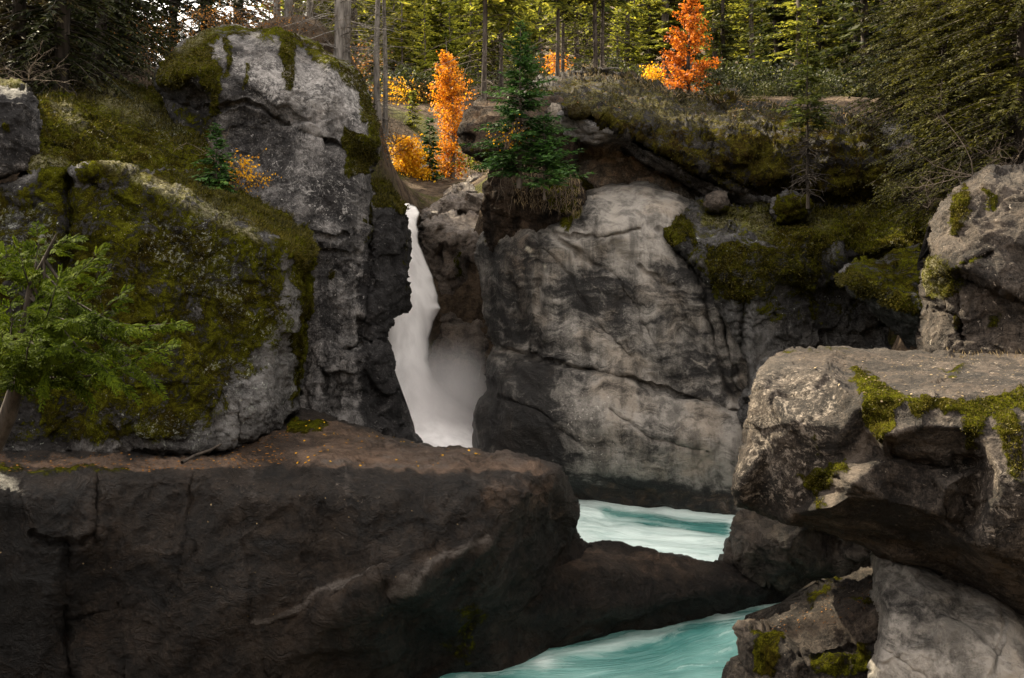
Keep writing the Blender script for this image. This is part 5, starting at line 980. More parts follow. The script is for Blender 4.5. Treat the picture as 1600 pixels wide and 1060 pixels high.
FT = 'conifers of the forest behind the gorge'
trees = [  # px, Y, mesh, scale, label
 (664, 56, P_SUN[0], 0.62, 'bright yellow-green conifer in the sunlit gap above the yellow bush'),
 (702, 57, P_SUN[1], 0.62, 'pointed sunlit conifer just left of the tall orange tree top'),
 (735, 62, P_SUN[2], 0.80, 'sunlit green conifer directly behind the tall orange tree'),
 (640, 70, P_SUN[1], 1.15, 'tall sunlit conifer rising behind the small bright one above the yellow bush'),
 (690, 76, P_SUN[2], 1.3, 'larger sunlit conifer between the two small bright conifers'),
 (615, 60, P_MID[0], 0.62, 'olive conifer at the left end of the sunlit gap'),
 (628, 58, P_PINE[0], 0.75, 'dark slim trunked pine at the back edge of the dirt bank'),
 (770, 74, P_SUN[0], 1.3, 'sunlit conifer half hidden behind the pine on the prow'),
 (810, 80, P_SUN[1], 1.5, 'tall yellow-lit conifer behind the top of the green fir'),
 (845, 66, P_MID[1], 0.8, 'olive conifer right of the green fir top'),
 (900, 72, P_MID[2], 0.95, 'olive conifer between the leaning trunk and the rooted twin trunks'),
 (965, 58, P_SUN[2], 0.55, 'small light green conifer left of the red-orange tree'),
 (990, 66, P_SUN[0], 0.9, 'light green conifer next to the red-orange tree on its left'),
 (1015, 74, P_MID[0], 1.0, 'olive conifer behind the left side of the red-orange tree'),
 (1060, 78, P_DRK[0], 1.1, 'dark conifer directly behind the red-orange tree'),
 (1130, 56, P_DRK[1], 0.75, 'dark conifer touching the right side of the red-orange tree'),
 (1105, 84, P_MID[1], 1.2, 'yellowish conifer behind the right shoulder of the red-orange tree'),
 (1175, 60, P_MID[2], 0.9, 'conifer with pale trunk midway between red-orange tree and bare-legged fir'),
 (1215, 68, P_DRK[2], 1.1, 'dark conifer just left of the bare-legged fir'),
 (1290, 62, P_MID[0], 1.0, 'olive conifer just right of the bare-legged fir'),
 (1335, 46, P_DRK[0], 0.8, 'dark spruce above the right end of the cap rock'),
 (1385, 52, P_MID[1], 0.95, 'tall olive spruce behind the small grey corner boulder'),
 (1430, 44, P_DRK[1], 0.9, 'dense dark spruce left of the hanging olive boughs'),
 (1250, 85, P_MID[2], 1.5, 'distant tall conifer behind the bare-legged fir'),
 (940, 92, P_SUN[1], 1.7, 'distant yellow-lit conifer behind the rooted twin trunks'),
 (870, 95, P_MID[0], 1.6, 'distant olive conifer behind the leaning trunk'),
 (1160, 98, P_SUN[0], 1.9, 'distant yellow-lit conifer above the pale trunked one'),
 (1340, 90, P_MID[1], 1.6, 'distant olive conifer above the right end of the cap rock'),
 (1480, 60, P_DRK[2], 1.2, 'large dark conifer behind the hanging olive boughs'),
 (1560, 50, P_DRK[0], 1.1, 'dark conifer behind the boughs nearest the right edge'),
 (600, 84, P_MID[2], 1.3, 'olive conifer far behind the two slim grey trunks'),
 (560, 72, P_MID[1], 1.1, 'olive conifer seen between the thick grey trunk and the slim trunks'),
 (505, 76, P_DRK[1], 1.2, 'shaded conifer behind the bare trunks on the grey boulder'),
 (720, 100, P_SUN[1], 1.9, 'distant golden conifer high above the tall orange tree'),
 (1040, 110, P_MID[2], 1.9, 'distant conifer high above the red-orange tree'),
 (460, 62, P_MID[2], 0.9, 'olive conifer behind the peak of the grey boulder'),
]
for i, (px, Y, me, sc, lab) in enumerate(trees):
    plant('conifer_tree', me, gnd(px, Y) - Vector((0, 0, 0.1)), lab, 'tree', FT, rz=i * 1.7, sc=sc)

tall = [  # trunks that stand close: px, base py, Y, mesh, scale, label
 (757, 152, 27.5, P_PINE[1], 0.85, 'slender dark pine standing on the brown prow rock'),
 (783, 148, 29.5, P_PINE[0], 0.7, 'thin pine behind the one on the prow rock'),
 (871, 116, 34, P_PINE[0], 0.8, 'leaning pine at the left end of the cap rock top'),
 (880, 114, 35.5, P_PINE[1], 0.75, 'straight pine right beside the leaning pine on the cap rock'),
 (930, 113, 35.5, P_PINE[1], 0.95, 'thicker of the twin pines with bare roots on the cap rock'),
 (941, 113, 36.5, P_PINE[0], 0.85, 'slimmer of the twin pines on the cap rock'),
 (528, 98, 27.5, P_BARE[0], 1.0, 'thick grey trunked tree rising behind the right shoulder of the grey boulder'),
 (541, 102, 28.5, P_BARE[1], 0.85, 'second grey trunk close beside the thick one behind the grey boulder'),
 (590, 165, 30.5, P_BARE[1], 0.7, 'slim pale trunk leaning at the edge of the dirt bank'),
 (601, 195, 32.5, P_BARE[0], 0.62, 'slim pale trunk nearest the sunlit gap'),
 (452, 55, 29, P_BARE[1], 0.9, 'bare grey trunk above the top of the grey boulder'),
 (432, 50, 30.5, P_BARE[0], 0.8, 'bare dark trunk left of the grey boulder summit trunk'),
 (483, 66, 31, P_BARE[0], 0.75, 'thin bare trunk between the boulder summit trunk and the thick grey trunk'),
]
for i, (px, py, Y, me, sc, lab) in enumerate(tall):
    plant('pine_tree', me, at(px, py, Y) - Vector((0, 0, 0.25)), lab, 'tree', 'trunks standing along the cliff tops', rz=i * 2.3, sc=sc)

left = [(97, 136, 24, P_LEFT[0], 0.9, 'dark tree with short trunk on the mossy slope'), (156, 131, 27, P_LEFT[2], 0.9, 'dim olive tree in the middle of the mossy slope'),
        (200, 105, 33, P_LEFT[0], 1.15, 'thick dark trunked tree against the white sky'), (178, 112, 36, P_LEFT[1], 1.0, 'thin dark tree just left of the thick one against the sky'),
        (268, 74, 38, P_LEFT[0], 0.9, 'dark tree close behind the left end of the grey boulder'), (-236, 60, 19.5, P_LEFT[0], 0.9, 'unseen tree added beyond the left edge to shade the shelf'), (30, 125, 24.5, P_LEFT[1], 1.0, 'rust-tinged tree above the dark block at the left edge'),  # tree beyond the left edge added to block sun on the shelf
        (65, 118, 31, P_LEFT[2], 1.2, 'olive tree behind the rust-tinged one at far left'), (-10, 120, 29, P_LEFT[0], 1.2, 'dark tree cut off by the left edge'), (125, 112, 37, P_LEFT[1], 1.2, 'rusty tree deep in the left grove'),
        (320, 60, 38, P_LEFT[2], 1.1, 'dim tree behind the crest of the grey boulder'), (375, 55, 42, P_LEFT[0], 1.2, 'dark tree behind the summit of the grey boulder')]
for i, (px, py, Y, me, sc, lab) in enumerate(left):
    plant('shade_tree', me, at(px, py, Y) - Vector((0, 0, 0.4)), lab, 'tree', 'dark trees on the upper left slope', rz=i * 1.3 + 0.4, sc=sc)

# autumn trees
plant('autumn_tree', broadleaf(5.9, 0.95, 1, 7500, 0.09, 0.03, 'column', (M_BARKL, M_ORANGE), 0.15), at(706, 284, 39.5), 'tall narrow tree in orange autumn leaf beyond the falls', 'tree', 'autumn trees', parts=('trunk', 'crown'))
plant('autumn_bush', broadleaf(2.0, 0.75, 2, 3600, 0.11, 0.03, 'round', (M_TWIG, M_YELLOW), 0.22), at(637, 291, 38), 'rounded golden yellow bush above the falls', 'bush', 'autumn trees', parts=('stem', 'crown'))
plant('maple_tree', broadleaf(4.7, 1.25, 5, 4300, 0.10, 0.02, 'cone', (M_BARKD, M_RED), 0.095), at(1076, 150, 38), 'flame red-orange tree above the crest of the cap rock', 'tree', 'autumn trees', parts=('trunk', 'crown'))
plant('spruce_tree', conifer(2.5, 0.75, 61, nb=90, bare=0.01, tw=0.28, wid=0.05, spacing=0.1, mats=(M_BARK, M_FIR)), at(672, 288, 38.5), 'small dark green spruce between yellow bush and tall orange tree', 'tree')
plant('spruce_tree', conifer(1.6, 0.6, 62, nb=60, bare=0.01, tw=0.26, wid=0.05, spacing=0.1, mats=(M_BARK, M_MID)), gnd(645, 45), 'small dull conifer growing on the dirt bank', 'tree')
for i, (px, py, Y, h, r, m, lab) in enumerate([(868, 112, 42, 0.85, 0.6, M_ORANGE, 'orange shrub behind the leaning pine'), (1018, 130, 42, 0.8, 0.5, M_YELLOW, 'yellowish shrub at the left foot of the red-orange tree'), (300, 52, 27, 0.8, 1.2, M_BRUSH, 'rusty shrub behind the left crest of the grey boulder'), (365, 46, 27, 0.7, 1.0, M_BRUSH, 'rusty shrub on top of the grey boulder'),
        (420, 50, 27.5, 1.1, 1.0, M_BRUSH, 'rusty brush right of the boulder summit'), (230, 100, 30, 1.6, 1.4, M_BRUSH, 'red-brown brush against the white sky'), (620, 165, 50, 1.5, 1.4, M_YELLOW, 'sunlit yellow brush at the top of the dirt bank'), (655, 160, 52, 1.2, 1.4, M_BRUSH, 'tan brush along the top of the dirt bank'), (715, 155, 53, 1.4, 1.2, M_BRUSH, 'tan brush beside the tall orange tree'),
        (560, 140, 42, 2.2, 1.6, M_BRUSH, 'brown brush behind the grey boulder edge'), (745, 262, 38, 0.7, 0.7, M_MID, 'small green bush under the prow rock'), (590, 255, 30, 1.3, 0.8, M_BRUSH, 'brown brush against the mossy edge of the grey boulder')]):
    plant('shrub', broadleaf(h, r, 70 + i, (520 if Y > 35 else 420), 0.10 if Y > 35 else 0.055, 0.02, 'round', (M_TWIG, m), 0.2), at(px, py, Y) - Vector((0, 0, 0.1)), lab, 'shrub', 'shrubs on the banks', parts=('stem', 'crown'))

# ------------------------------------------------------------------ nearer firs and boughs
plant('fir_tree', conifer(3.6, 1.45, 201, nb=130, bare=0.02, tw=0.26, wid=0.022, spacing=0.055, droop=0.22, rise=0.05, mats=(M_BARK, M_FIR), gaps=0.12, profile=0.75), at(812, 268, 23.3) - Vector((0, 0, 0.1)), 'deep green young fir leaning over the root bank', 'tree', parts=('trunk', 'crown'))
plant('fir_tree', conifer(1.7, 1.3, 202, nb=80, bare=0.02, tw=0.26, wid=0.022, spacing=0.075, droop=0.15, rise=0.1, mats=(M_BARK, M_FIR), gaps=0.12), at(850, 272, 22.9) - Vector((0, 0, 0.3)), 'low spreading fir boughs at the right of the green fir', 'tree', parts=('trunk', 'crown'))
plant('fir_tree', conifer(1.25, 0.55, 203, nb=70, bare=0.01, tw=0.2, wid=0.03, spacing=0.06, mats=(M_BARK, M_FIR)), at(338, 300, 19.3), 'small blue-green fir on the mossy ledge by the grey boulder', 'tree', parts=('trunk', 'crown'))
plant('sparse_fir', conifer(4.4, 0.85, 204, nb=100, bare=0.34, tw=0.24, wid=0.02, spacing=0.05, mats=(M_BARKD, M_YOUNG), gaps=0.3, droop=0.3, dead=60, trunk_r=0.036), at(1262, 306, 22.8), 'bare-legged young fir standing in front of the cap rock', 'tree', parts=('trunk', 'crown'))

# ------------------------------------------------------------------ the rest of the forest wall
ORD = ['first', 'second', 'third', 'fourth', 'fifth', 'sixth', 'seventh', 'eighth', 'ninth', 'tenth', 'eleventh', 'twelfth', 'thirteenth', 'fourteenth', 'fifteenth', 'sixteenth', 'seventeenth', 'eighteenth', 'nineteenth', 'twentieth', 'twenty-first', 'twenty-second']
frng = np.random.default_rng(77)
FILL = [  # px range, Y range, prototypes, scale range, count, label
 ((1100, 1330), (48, 66), P_DRK + P_MID, (0.7, 1.1), 10, 'conifer in the close dark row behind the cap rock'),
 ((1330, 1640), (34, 52), P_DRK, (0.6, 1.0), 12, 'dark conifer crowding the slope at upper right'),
 ((1000, 1640), (70, 110), P_MID + P_SUN, (1.2, 1.9), 22, 'far conifer high on the hill behind the right bank'),
 ((740, 1010), (60, 84), P_MID + P_SUN, (0.8, 1.3), 9, 'conifer in the forest behind the twin pines'),
 ((590, 760), (66, 110), P_SUN + P_MID[:1], (0.9, 1.8), 12, 'sunlit conifer far back in the gap above the orange tree'),
 ((440, 600), (56, 90), P_MID, (0.8, 1.4), 8, 'conifer in the wood behind the bare grey trunks'),
 ((-60, 150), (30, 44), P_LEFT, (0.8, 1.2), 5, 'dim tree deep in the grove at upper left'),
]
for (a, c, pr, ss_, n, lab) in FILL:
    for k in range(n):
        px = a[0] + (a[1] - a[0]) * (k + frng.random()) / n; Y = frng.uniform(*c)
        plant('conifer_tree', pr[frng.integers(len(pr))], gnd(px, Y) - Vector((0, 0, 0.2)), lab + ', ' + ORD[k] + ' from the left', 'tree', lab.replace('conifer', 'conifers').replace('tree', 'trees'), rz=frng.random() * 6.28, sc=frng.uniform(*ss_))
P_UND = [broadleaf(1.6, 1.3, 300 + i, 900, 0.13, 0.02, 'round', (M_TWIG, [M_GROVE, M_GROVE, M_DARKN][i]), 0.3) for i in range(3)]
UND = [((1130, 1390), (33.5, 36.5), 10, 'knee-high dark bush along the back edge of the cap rock'), ((1090, 1400), (37, 44), 12, 'low dark undergrowth bush behind the cap rock'), ((1400, 1640), (22, 32), 12, 'low dark bush on the right bank under the boughs'), ((-40, 240), (28, 36), 10, 'low dark bush among the upper left trunks'), ((590, 740), (50, 60), 8, 'low bush at the back of the dirt bank'), ((760, 1010), (48, 58), 8, 'low bush behind the twin pines')]
for (a, c, n, lab) in UND:
    for k in range(n):
        px = a[0] + (a[1] - a[0]) * (k + frng.random()) / n; Y = frng.uniform(*c)
        plant('undergrowth_bush', P_UND[frng.integers(3)] if 'right' in lab or 'dark' in lab else P_UND[2], gnd(px, Y) - Vector((0, 0, 0.1)), lab + ', ' + ORD[k] + ' from the left', 'bush', lab.replace('bush', 'bushes'), rz=frng.random() * 6.28, sc=frng.uniform(0.7, 1.3) * (0.5 if 'knee' in lab else 1.0), parts=('stem', 'crown'))

# ------------------------------------------------------------------ cedar at the left edge
def spray(G, base, d, nrm, L, rs, n=9):
    """flat fern-like cedar spray"""
    s = np.linspace(0.12, 1.0, n); d = unit(d); sd = unit(np.cross(d, nrm)); dn = np.array([0, 0, -1.0])
    P = base + np.outer(s * L, d) + np.outer(s ** 2 * L * 0.22, dn)
    for sg in (-1, 1):
        a = rs.uniform(0.6, 0.95, n)[:, None]
        dd = unit(np.cos(a) * d + sg * np.sin(a) * sd + dn * 0.25 + rs.normal(size=(n, 3)) * 0.08)
        ll = L * 0.42 * (1 - 0.72 * s) * rs.uniform(0.75, 1.2, n) + 0.012
        nn = unit(nrm + rs.normal(size=(n, 3)) * 0.25)
        G.blades(P, dd, nn, ll, ll * 0.10 + 0.0035, 0.2)
        for f in (0.3, 0.55, 0.8):
            q = P + dd * (ll * f)[:, None]; d2 = unit(dd + d * 0.9 + rs.normal(size=(n, 3)) * 0.15)
            G.blades(q, d2, nn, ll * 0.42 * (1.1 - f * 0.5), ll * 0.05 + 0.003, 0.2)
            d3 = unit(dd - d * 0.4 + dn * 0.2); G.blades(q, d3, nn, ll * 0.30 * (1.1 - f * 0.5), ll * 0.045 + 0.003, 0.2)

def cedar():
    rs = np.random.default_rng(9); YB = 10.6
    T_ = Geo(); C = Geo()
    tr = [(-12, 700, 11.0), (12, 650, 10.9), (30, 590, 10.8), (38, 520, 10.7), (48, 450, 10.65), (72, 400, 10.6), (88, 366, 10.6)]
    tp = np.array([unproj(np.array(p[0]), np.array(p[1]), p[2]) for p in tr])
    T_.tube(tp, [0.11, 0.095, 0.075, 0.055, 0.04, 0.022, 0.008], 8)
    tips = [(108, 372, .0), (150, 405, .1), (148, 440, -.3), (182, 463, .0), (200, 510, -.5), (272, 505, -.2), (258, 545, -.4), (238, 592, -.1), (190, 600, .2), (128, 604, .0), (140, 560, -.5), (120, 500, -.7), (60, 372, .3), (30, 388, -.2), (0, 398, .1), (-30, 440, .0), (-40, 500, -.3), (15, 470, -.6), (20, 565, -.4), (72, 598, -.3), (-20, 560, .1), (90, 440, -.6), (100, 540, -.8), (160, 545, -.3), (50, 520, -.9), (0, 520, -.8), (110, 420, .4), (215, 540, .2), (80, 480, .4), (170, 580, -.6)]
    for k, (tx_, ty_, dy) in enumerate(tips):
        ti = rs.uniform(1.6, 5.2) if ty_ > 430 else rs.uniform(3.5, 5.6)
        i = int(ti); f = ti - i; p0 = tp[i] * (1 - f) + tp[min(i + 1, 6)] * f
        p1 = unproj(np.array(float(tx_)), np.array(float(ty_)), YB + dy * 1.1)
        L = np.linalg.norm(p1 - p0); s = np.linspace(0, 1, 9)[:, None]
        pts = p0 + (p1 - p0) * s + np.array([0, 0, -1.0]) * (np.sin(s * math.pi) * L * 0.07) + rs.normal(size=(9, 3)) * 0.012 * s
        T_.tube(pts, np.linspace(0.012 + 0.004 * L, 0.0025, 9), 4)
        dirs = unit(np.gradient(pts, axis=0))
        m = int(7 + L * 15)
        for j in range(m):
            u = 0.06 + 0.94 * (j + rs.random() * 0.6) / m; x = min(u, 0.999) * 8; i0 = int(x); q = pts[i0] * (1 - x + i0) + pts[min(8, i0 + 1)] * (x - i0)
            dv = dirs[min(8, i0)]; sdv = unit(np.cross(dv, [0, 0.35, 0.94])); sg = 1 if j % 2 else -1
            dd = dv * rs.uniform(0.5, 0.9) + sg * sdv * rs.uniform(0.4, 0.9) + np.array([0, -0.2, rs.uniform(-0.45, 0.1)])
            spray(C, q, dd, unit(np.array([rs.normal() * 0.3, -0.75, 0.65]) + rs.normal(size=3) * 0.25), rs.uniform(0.17, 0.29) * (1.12 - 0.4 * u), rs, 8)
        spray(C, pts[-1], dirs[-1] + np.array([0, -0.1, -0.1]), unit(np.array([0.1, -0.7, 0.7])), 0.24, rs, 9)
    e = empty('cedar_tree', tuple(tp[0])); tag(e, 'bright green cedar with drooping lacy sprays at the left edge', 'tree')
    for nm, G, m in (('trunk', T_, M_BARKD), ('foliage', C, M_CEDAR)):
        o = link(nm, G.mesh(nm, m, nm == 'trunk'), e); o.location = -Vector(tp[0])
cedar()

# ------------------------------------------------------------------ dim boughs at the upper right
P_BOUGH = [conifer(9.5, 2.5, 400 + i, nb=480, bare=0.02, tw=0.16, wid=0.0115, spacing=0.05, droop=0.45, trunk_r=0.13, mats=(M_BARKD, [M_OLIVE, M_OLIVE][i]), gaps=0.2, dead=40, profile=0.5) for i in range(2)]
for i, (px, py, Y, k, sc, lab) in enumerate([(1600, 275, 18.0, 0, 1.0, 'large dim olive conifer drooping over the right-hand boulder'), (1478, 312, 20.5, 0, 0.72, 'dim olive conifer between cap rock and right-hand boulder'), (1545, 240, 21.5, 1, 1.0, 'dark conifer behind the large olive one at right'), (1425, 200, 26.5, 1, 0.9, 'dark conifer beside the small grey corner boulder'), (1680, 270, 20.0, 0, 1.1, 'dim olive conifer cut off by the right edge')]):
    plant('shade_conifer', P_BOUGH[k], at(px, py, Y) - Vector((0, 0, 0.3)), lab, 'tree', 'dim conifers on the right bank', rz=i * 1.9, sc=sc)
def snag(name, base, n, L, seed, label, up=0.2, mat=M_TWIG, spread=1.0, lean=(0, 0, 0)):
    """leafless shrub: one mesh of branching dry twigs"""
    rs = np.random.default_rng(seed); G = Geo()
    def grow(p, d, l, r, lev):
        k = 5; pts = [p]; dd = d
        for i in range(k):
            dd = unit(dd + rs.normal(size=3) * 0.22 + np.array([0, 0, -0.04])); pts.append(pts[-1] + dd * l / k)
        G.tube(np.array(pts), np.linspace(r, r * 0.35, k + 1), 3)
        if lev:
            for _ in range(rs.integers(3, 6)):
                j = rs.integers(1, k + 1); grow(pts[j], unit(dd * 0.5 + rs.normal(size=3) * 0.7), l * rs.uniform(0.3, 0.55), r * 0.5, lev - 1)
    for i in range(n):
        grow(np.zeros(3), unit(np.array([rs.normal() * spread, rs.normal() * spread, abs(rs.normal()) * 0.6 + up]) + lean), L * rs.uniform(0.6, 1.1), 0.010 * L ** 0.5 + 0.004, 2)
    o = link(name, G.mesh(name, mat, True)); o.location = base; tag(o, label, 'shrub', 'leafless shrubs')
for i, (px, py, Y, n, L, up, lab) in enumerate([(1520, 275, 17.0, 8, 1.2, 0.1, 'tangle of dry grey twigs above the right-hand boulder'), (1580, 262, 17.4, 8, 1.2, 0.1, 'dry twigs at the right edge above the boulder'), (1450, 325, 19.4, 8, 0.9, 0.2, 'dry twigs beside the left flank of the right-hand boulder'),
        (345, 265, 21.0, 8, 1.0, 0.5, 'pale leafless bush against the lower grey boulder'), (600, 250, 31, 9, 1.5, 0.3, 'brown leafless bush by the edge of the grey boulder'), (618, 225, 36, 9, 1.6, 0.3, 'brown leafless bush at the top of the dirt bank'), (505, 80, 28, 9, 1.6, 0.5, 'bare brown brush between the grey trunks'), (465, 58, 27.5, 9, 1.5, 0.5, 'bare brown brush on the crest of the grey boulder'),
        (235, 120, 27, 8, 1.3, 0.3, 'bare brush where the mossy slope meets the grey boulder'), (150, 122, 27.5, 8, 1.0, 0.4, 'bare brush on the mossy slope'), (45, 126, 21, 8, 0.9, 0.4, 'bare brush behind the dark block')]):
    snag('bare_shrub', at(px, py, Y), n, L, 500 + i, lab, up)

# ------------------------------------------------------------------ roots, shrubs, small rocks
rs = np.random.default_rng(33)
bank = ROCKS['root_bank']['o']
for i in range(70):
    px = rs.uniform(775, 900); py = rs.uniform(258, 300) + max(0, px - 860) * 0.4; Y = 24.45 + rs.uniform(-0.1, 0.35) - 0.003 * (px - 830)
    L = rs.uniform(0.25, 0.95); k = 7; s = np.linspace(0, 1, k)[:, None]
    p0 = np.array(at(px, py, Y)); side = rs.normal() * 0.22
    pts = p0 + s * L * np.array([side, -0.02, -1.0]) + np.array([0, -0.10, 0.06]) * np.sin(s * 2.2) + np.cumsum(rs.normal(size=(k, 3)) * 0.022, axis=0)
    G = Geo(); G.tube(pts, np.linspace(rs.uniform(0.006, 0.016), 0.003, k), 4)
    if i % 2:
        j = rs.integers(2, 5); G.tube(np.array([pts[j], pts[j] + [rs.normal() * 0.1, -0.03, -0.12], pts[j] + [rs.normal() * 0.15, -0.03, -0.28]]), [0.006, 0.004, 0.002], 3)
    link('root', G.mesh('root', M_TWIG, True), bank)
# hanging grass on the bank
G = Geo(); m = rs.random((600, 2)); px = 800 + 110 * m[:, 0]; py = 262 + 62 * m[:, 1] + 20 * m[:, 0] - 10; base = unproj(px, py, 24.6 - 0.25 * m[:, 0])
G.blades(base, unit(np.array([0, -0.45, -0.8]) + rs.normal(size=(600, 3)) * 0.35), unit(np.array([0, -1, 0.3]) + rs.normal(size=(600, 3)) * 0.3), rs.uniform(0.08, 0.26, 600), np.full(600, 0.006))
o = link('hanging_grass', G.mesh('hanging_grass', M_DRY), bank); o['kind'] = 'stuff'
for px, py, Y, dx in ((926, 111, 35.2, -1), (934, 110, 35.1, 1), (938, 111, 35.3, 1)):
    host = [o for o in bpy.data.objects if o.get('label', '').startswith('thicker of the twin')][0]
    p0 = at(px, py, Y); k = 8; s = np.linspace(0, 1, k)[:, None]
    pts = np.array(p0) + s * np.array([dx * rs.uniform(0.5, 0.8), -0.5, -0.12]) + np.cumsum(rs.normal(size=(k, 3)) * 0.03, axis=0)
    G = Geo(); G.tube(pts, np.linspace(0.06, 0.02, k), 6); o = link('root', G.mesh('root', M_BARKL, True), host); o.matrix_parent_inverse = host.matrix_basis.inverted()

def leafy_shrub(px, py, Y, h, spread, nleaf, mat, seed, label, leaf=0.05, lean=0.0):
    rs = np.random.default_rng(seed); T_ = Geo(); C = Geo(); pos = []
    for i in range(11):
        d = np.array([rs.normal() * spread + lean, rs.normal() * 0.3, 1.0]); L = h * rs.uniform(0.5, 1.1); s = np.linspace(0, 1, 7)[:, None]
        pts = s * L * unit(d) + np.array([0, 0, -0.2 * L]) * s ** 2 + np.cumsum(rs.normal(size=(7, 3)) * 0.02, axis=0); T_.tube(pts, np.linspace(0.012, 0.003, 7), 4)
        for j in range(3, 7):
            for _ in range(2):
                dv = rs.normal(size=3) * 0.16; T_.tube(np.array([pts[j], pts[j] + dv]), [0.005, 0.002], 3); pos += [pts[j] + dv * f for f in (0.4, 0.7, 1.0)]
    pos = np.array(pos); sel = rs.integers(len(pos), size=nleaf); q = pos[sel] + rs.normal(size=(nleaf, 3)) * 0.03
    L = leaf * rs.uniform(0.6, 1.3, nleaf)
    C.blades(q, unit(rs.normal(size=(nleaf, 3)) + [0, 0, -0.6]), unit(rs.normal(size=(nleaf, 3)) + [0, -0.8, 0.4]), L, L * 0.4, 0.2)
    plant('leafy_shrub', (T_.mesh('stem', M_TWIG, True), C.mesh('leaves', mat)), at(px, py, Y), label, 'shrub', None, parts=('stem', 'leaves'))
leafy_shrub(368, 300, 19.9, 0.85, 0.3, 330, M_YELLOW, 601, 'thin shrub with sparse yellow leaves on the mossy ledge', 0.055)
leafy_shrub(385, 292, 20.2, 0.55, 0.9, 160, M_YELLOW, 602, 'low twiggy shrub with yellow leaves leaning right along the boulder', 0.05, 0.9)
leafy_shrub(795, 232, 22.9, 0.75, 0.5, 170, M_YELLOW, 603, 'sprig of small yellow leaves in front of the green fir', 0.05)
leafy_shrub(1398, 318, 21.5, 0.7, 0.5, 500, M_OLIVE, 604, 'low olive shrub at the foot of the cap rock', 0.07)

SMALL = [('pale rounded boulder resting under the cap rock lip', [(1098, 318), (1102, 306), (1118, 301), (1138, 306), (1147, 318), (1140, 330), (1105, 330)], 24.3, M_BOULDER, 0.2, 0.3),
 ('moss-capped square block on the shoulder rock', [(1203, 335), (1208, 308), (1225, 301), (1262, 304), (1272, 322), (1255, 345), (1215, 352)], 23.6, M_MOSSY, 0.8, 0.2)]
for i, (lab, ol, Y, mt, ms, tn) in enumerate(SMALL):
    A = np.array(ol, float); c = A.mean(0); r = (A.max(0) - A.min(0)).min() / 2 / FPX * Y
    ctrl = [(c[0], c[1], Y - r * 0.55), (c[0] - 7, c[1] + 3, Y - r * 0.5), (c[0] + 8, c[1] - 3, Y - r * 0.3)] + [(p[0], p[1], Y + 0.15) for p in ol]
    rock('small_boulder', lab, 'boulder', ol, ctrl, mt, g=1.6, sm=2.5, R=5, E=0.2, T=0.9, amp=3, seed=60 + i, lump=(0.6, 0.06), chip=((0.6, 0.10), (0.25, 0.04)), spall=(0.0, 1.0), moss=[([(p[0], p[1]) for p in ol], ms, 8)] if ms > 0.3 else [([(c[0] - 20, c[1] + 2), (c[0] + 25, c[1] + 2), (c[0] + 20, c[1] + 30), (c[0] - 20, c[1] + 30)], 0.6)], base_lich=0.5, group='stones on the mossy shoulder')

# ------------------------------------------------------------------ moss pile, grass, fallen leaves
def pile(name, rk, cond, n, L, w, mat, seed, host=True, droop=0.0):
    R_ = ROCKS[rk]; rs = np.random.default_rng(seed); ok = np.where(cond(R_))[0]
    if not len(ok): return
    sel = rs.choice(ok, n); P = R_['P'][sel] + rs.normal(size=(n, 3)) * 0.012; N = R_['N'][sel]
    d = unit(N * 0.8 + rs.normal(size=(n, 3)) * 0.45 + np.array([0, 0, 0.35 - droop])); nn = unit(rs.normal(size=(n, 3)) + [0, -0.6, 0.4])
    l = L * rs.uniform(0.5, 1.4, n); G = Geo(); G.blades(P - d * 0.015, d, nn, l, l * 0 + w * rs.uniform(0.7, 1.4, n), 0.2)
    o = link(name, G.mesh(name, mat), R_['o']); o['kind'] = 'stuff'
mossy = lambda t: (lambda R_: R_['moss'] > t)
inpoly = lambda poly, t: (lambda R_: (R_['moss'] > t) & (poly_sd(R_['px'], R_['py'], poly)[0] > 0))
pile('grass', 'mossy_rock_face', inpoly([(250, 265), (340, 265), (495, 365), (498, 395), (470, 420), (430, 378), (340, 335), (290, 300)], 0.6), 9000, 0.075, 0.006, M_GRASS, 1)
pile('moss', 'mossy_rock_face', mossy(0.6), 4500, 0.035, 0.008, M_GRASS, 2)
pile('moss', 'mossy_slope_rock', mossy(0.5), 9000, 0.05, 0.011, M_GRASS, 3)
pile('moss', 'grey_boulder', mossy(0.75), 8000, 0.06, 0.009, M_GRASS, 4, droop=0.5)
pile('moss', 'mossy_capped_column', mossy(0.7), 2500, 0.09, 0.009, M_GRASS, 5)
pile('moss', 'cap_rock', mossy(0.5), 5000, 0.045, 0.012, M_GRASS, 6)

pile('moss', 'mossy_shoulder_rock', mossy(0.6), 12000, 0.055, 0.012, M_GRASS, 8)
pile('moss', 'overhang_boulder', mossy(0.65), 5000, 0.028, 0.006, M_GRASS, 9)
pile('moss', 'mossy_slab', mossy(0.7), 4000, 0.045, 0.009, M_GRASS, 10)
pile('moss', 'right_upper_boulder', mossy(0.6), 3000, 0.03, 0.007, M_GRASS, 11)
pile('grass', 'cap_rock', inpoly([(840, 105), (940, 100), (1080, 140), (1400, 180), (1400, 205), (1200, 172), (1060, 160), (930, 126), (850, 130)], -1), 900, 0.18, 0.010, M_DRY, 14)
pile('grass', 'overhang_boulder', inpoly([(1470, 540), (1700, 545), (1700, 566), (1480, 560)], -1), 160, 0.08, 0.005, M_DRY, 15)
pile('grass', 'mossy_shoulder_rock', inpoly([(1200, 300), (1460, 310), (1460, 350), (1200, 345)], -1), 1800, 0.13, 0.01, M_GRASS, 16)
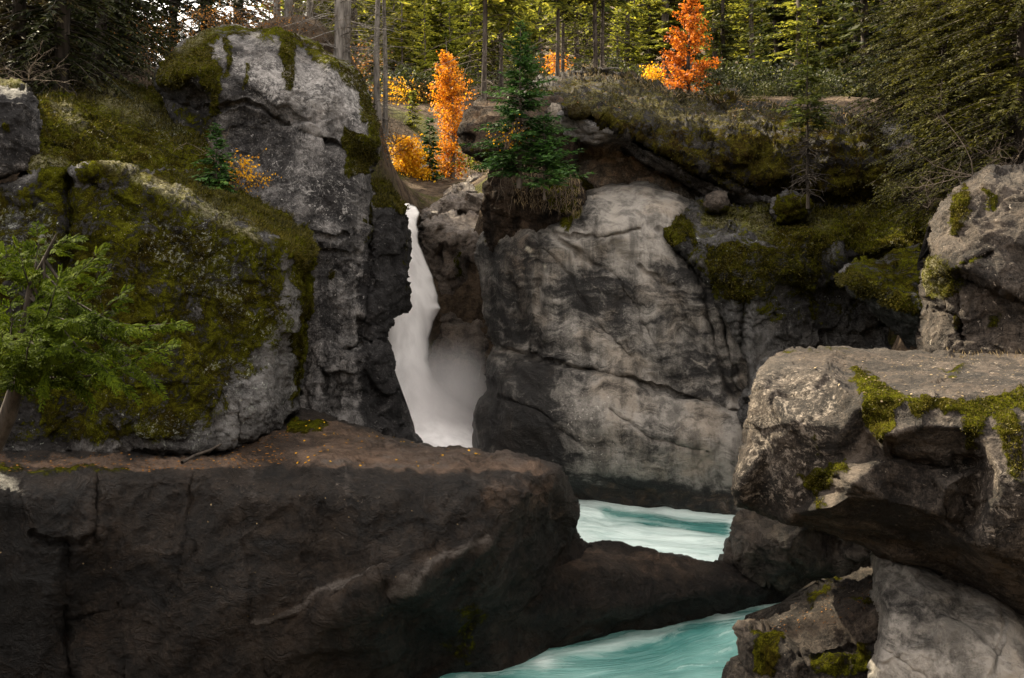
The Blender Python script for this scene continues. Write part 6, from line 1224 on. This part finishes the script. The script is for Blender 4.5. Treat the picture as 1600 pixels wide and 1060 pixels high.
pile('grass', 'mossy_slope_rock', inpoly([(60, 130), (250, 130), (330, 230), (280, 230), (180, 165), (60, 165)], -1), 2600, 0.12, 0.01, M_GRASS, 17)
def litter(rk, poly, n, size, mat, seed):
    R_ = ROCKS[rk]; rs = np.random.default_rng(seed); ok = np.where(poly_sd(R_['px'], R_['py'], poly)[0] > 0)[0]
    sel = rs.choice(ok, n); P = R_['P'][sel] + R_['N'][sel] * 0.012; d = unit(np.cross(R_['N'][sel], rs.normal(size=(n, 3)))); L = size * rs.uniform(0.5, 1.2, n)
    G = Geo(); G.blades(P - d * (L * 0.5)[:, None], d, unit(R_['N'][sel] + rs.normal(size=(n, 3)) * 0.25), L, L * 0.38, 0.15)
    tag(link('fallen_leaves', G.mesh('fallen_leaves', mat)), kind='stuff')
litter('foreground_rock_shelf', [(440, 655), (520, 650), (640, 690), (830, 712), (600, 735), (450, 728)], 70, 0.05, M_YELLOW, 20)
litter('foreground_rock_shelf', [(0, 740), (880, 740), (880, 850), (600, 1000), (0, 900)], 40, 0.03, M_DRY, 21)
litter('foreground_rock_shelf', [(0, 712), (330, 708), (450, 665), (450, 728), (0, 738)], 450, 0.045, M_BRUSH, 22)
litter('mossy_rock_face', [(110, 290), (440, 370), (440, 660), (110, 690)], 110, 0.026, M_PALE, 23)
litter('wedge_rock', [(1160, 980), (1366, 890), (1372, 950), (1230, 1000)], 140, 0.03, M_BRUSH, 24)
litter('overhang_boulder', [(1230, 560), (1600, 560), (1600, 600), (1380, 640)], 160, 0.035, M_DRY, 25)
litter('cap_rock', [(850, 112), (1380, 185), (1300, 200), (900, 170)], 500, 0.06, M_BRUSH, 26)
p = [at(286, 727, 15.5), at(305, 716, 15.9), at(330, 707, 16.1), at(348, 697, 16.4), at(372, 690, 16.6)]
G = Geo(); G.tube(np.array([tuple(v) for v in p]) + [0, -0.05, 0.05], [0.028, 0.025, 0.02, 0.015, 0.008], 7); tag(link('fallen_branch', G.mesh('fallen_branch', M_BARKD, True)), 'broken dead branch lying on the shelf under the mossy face', 'branch')
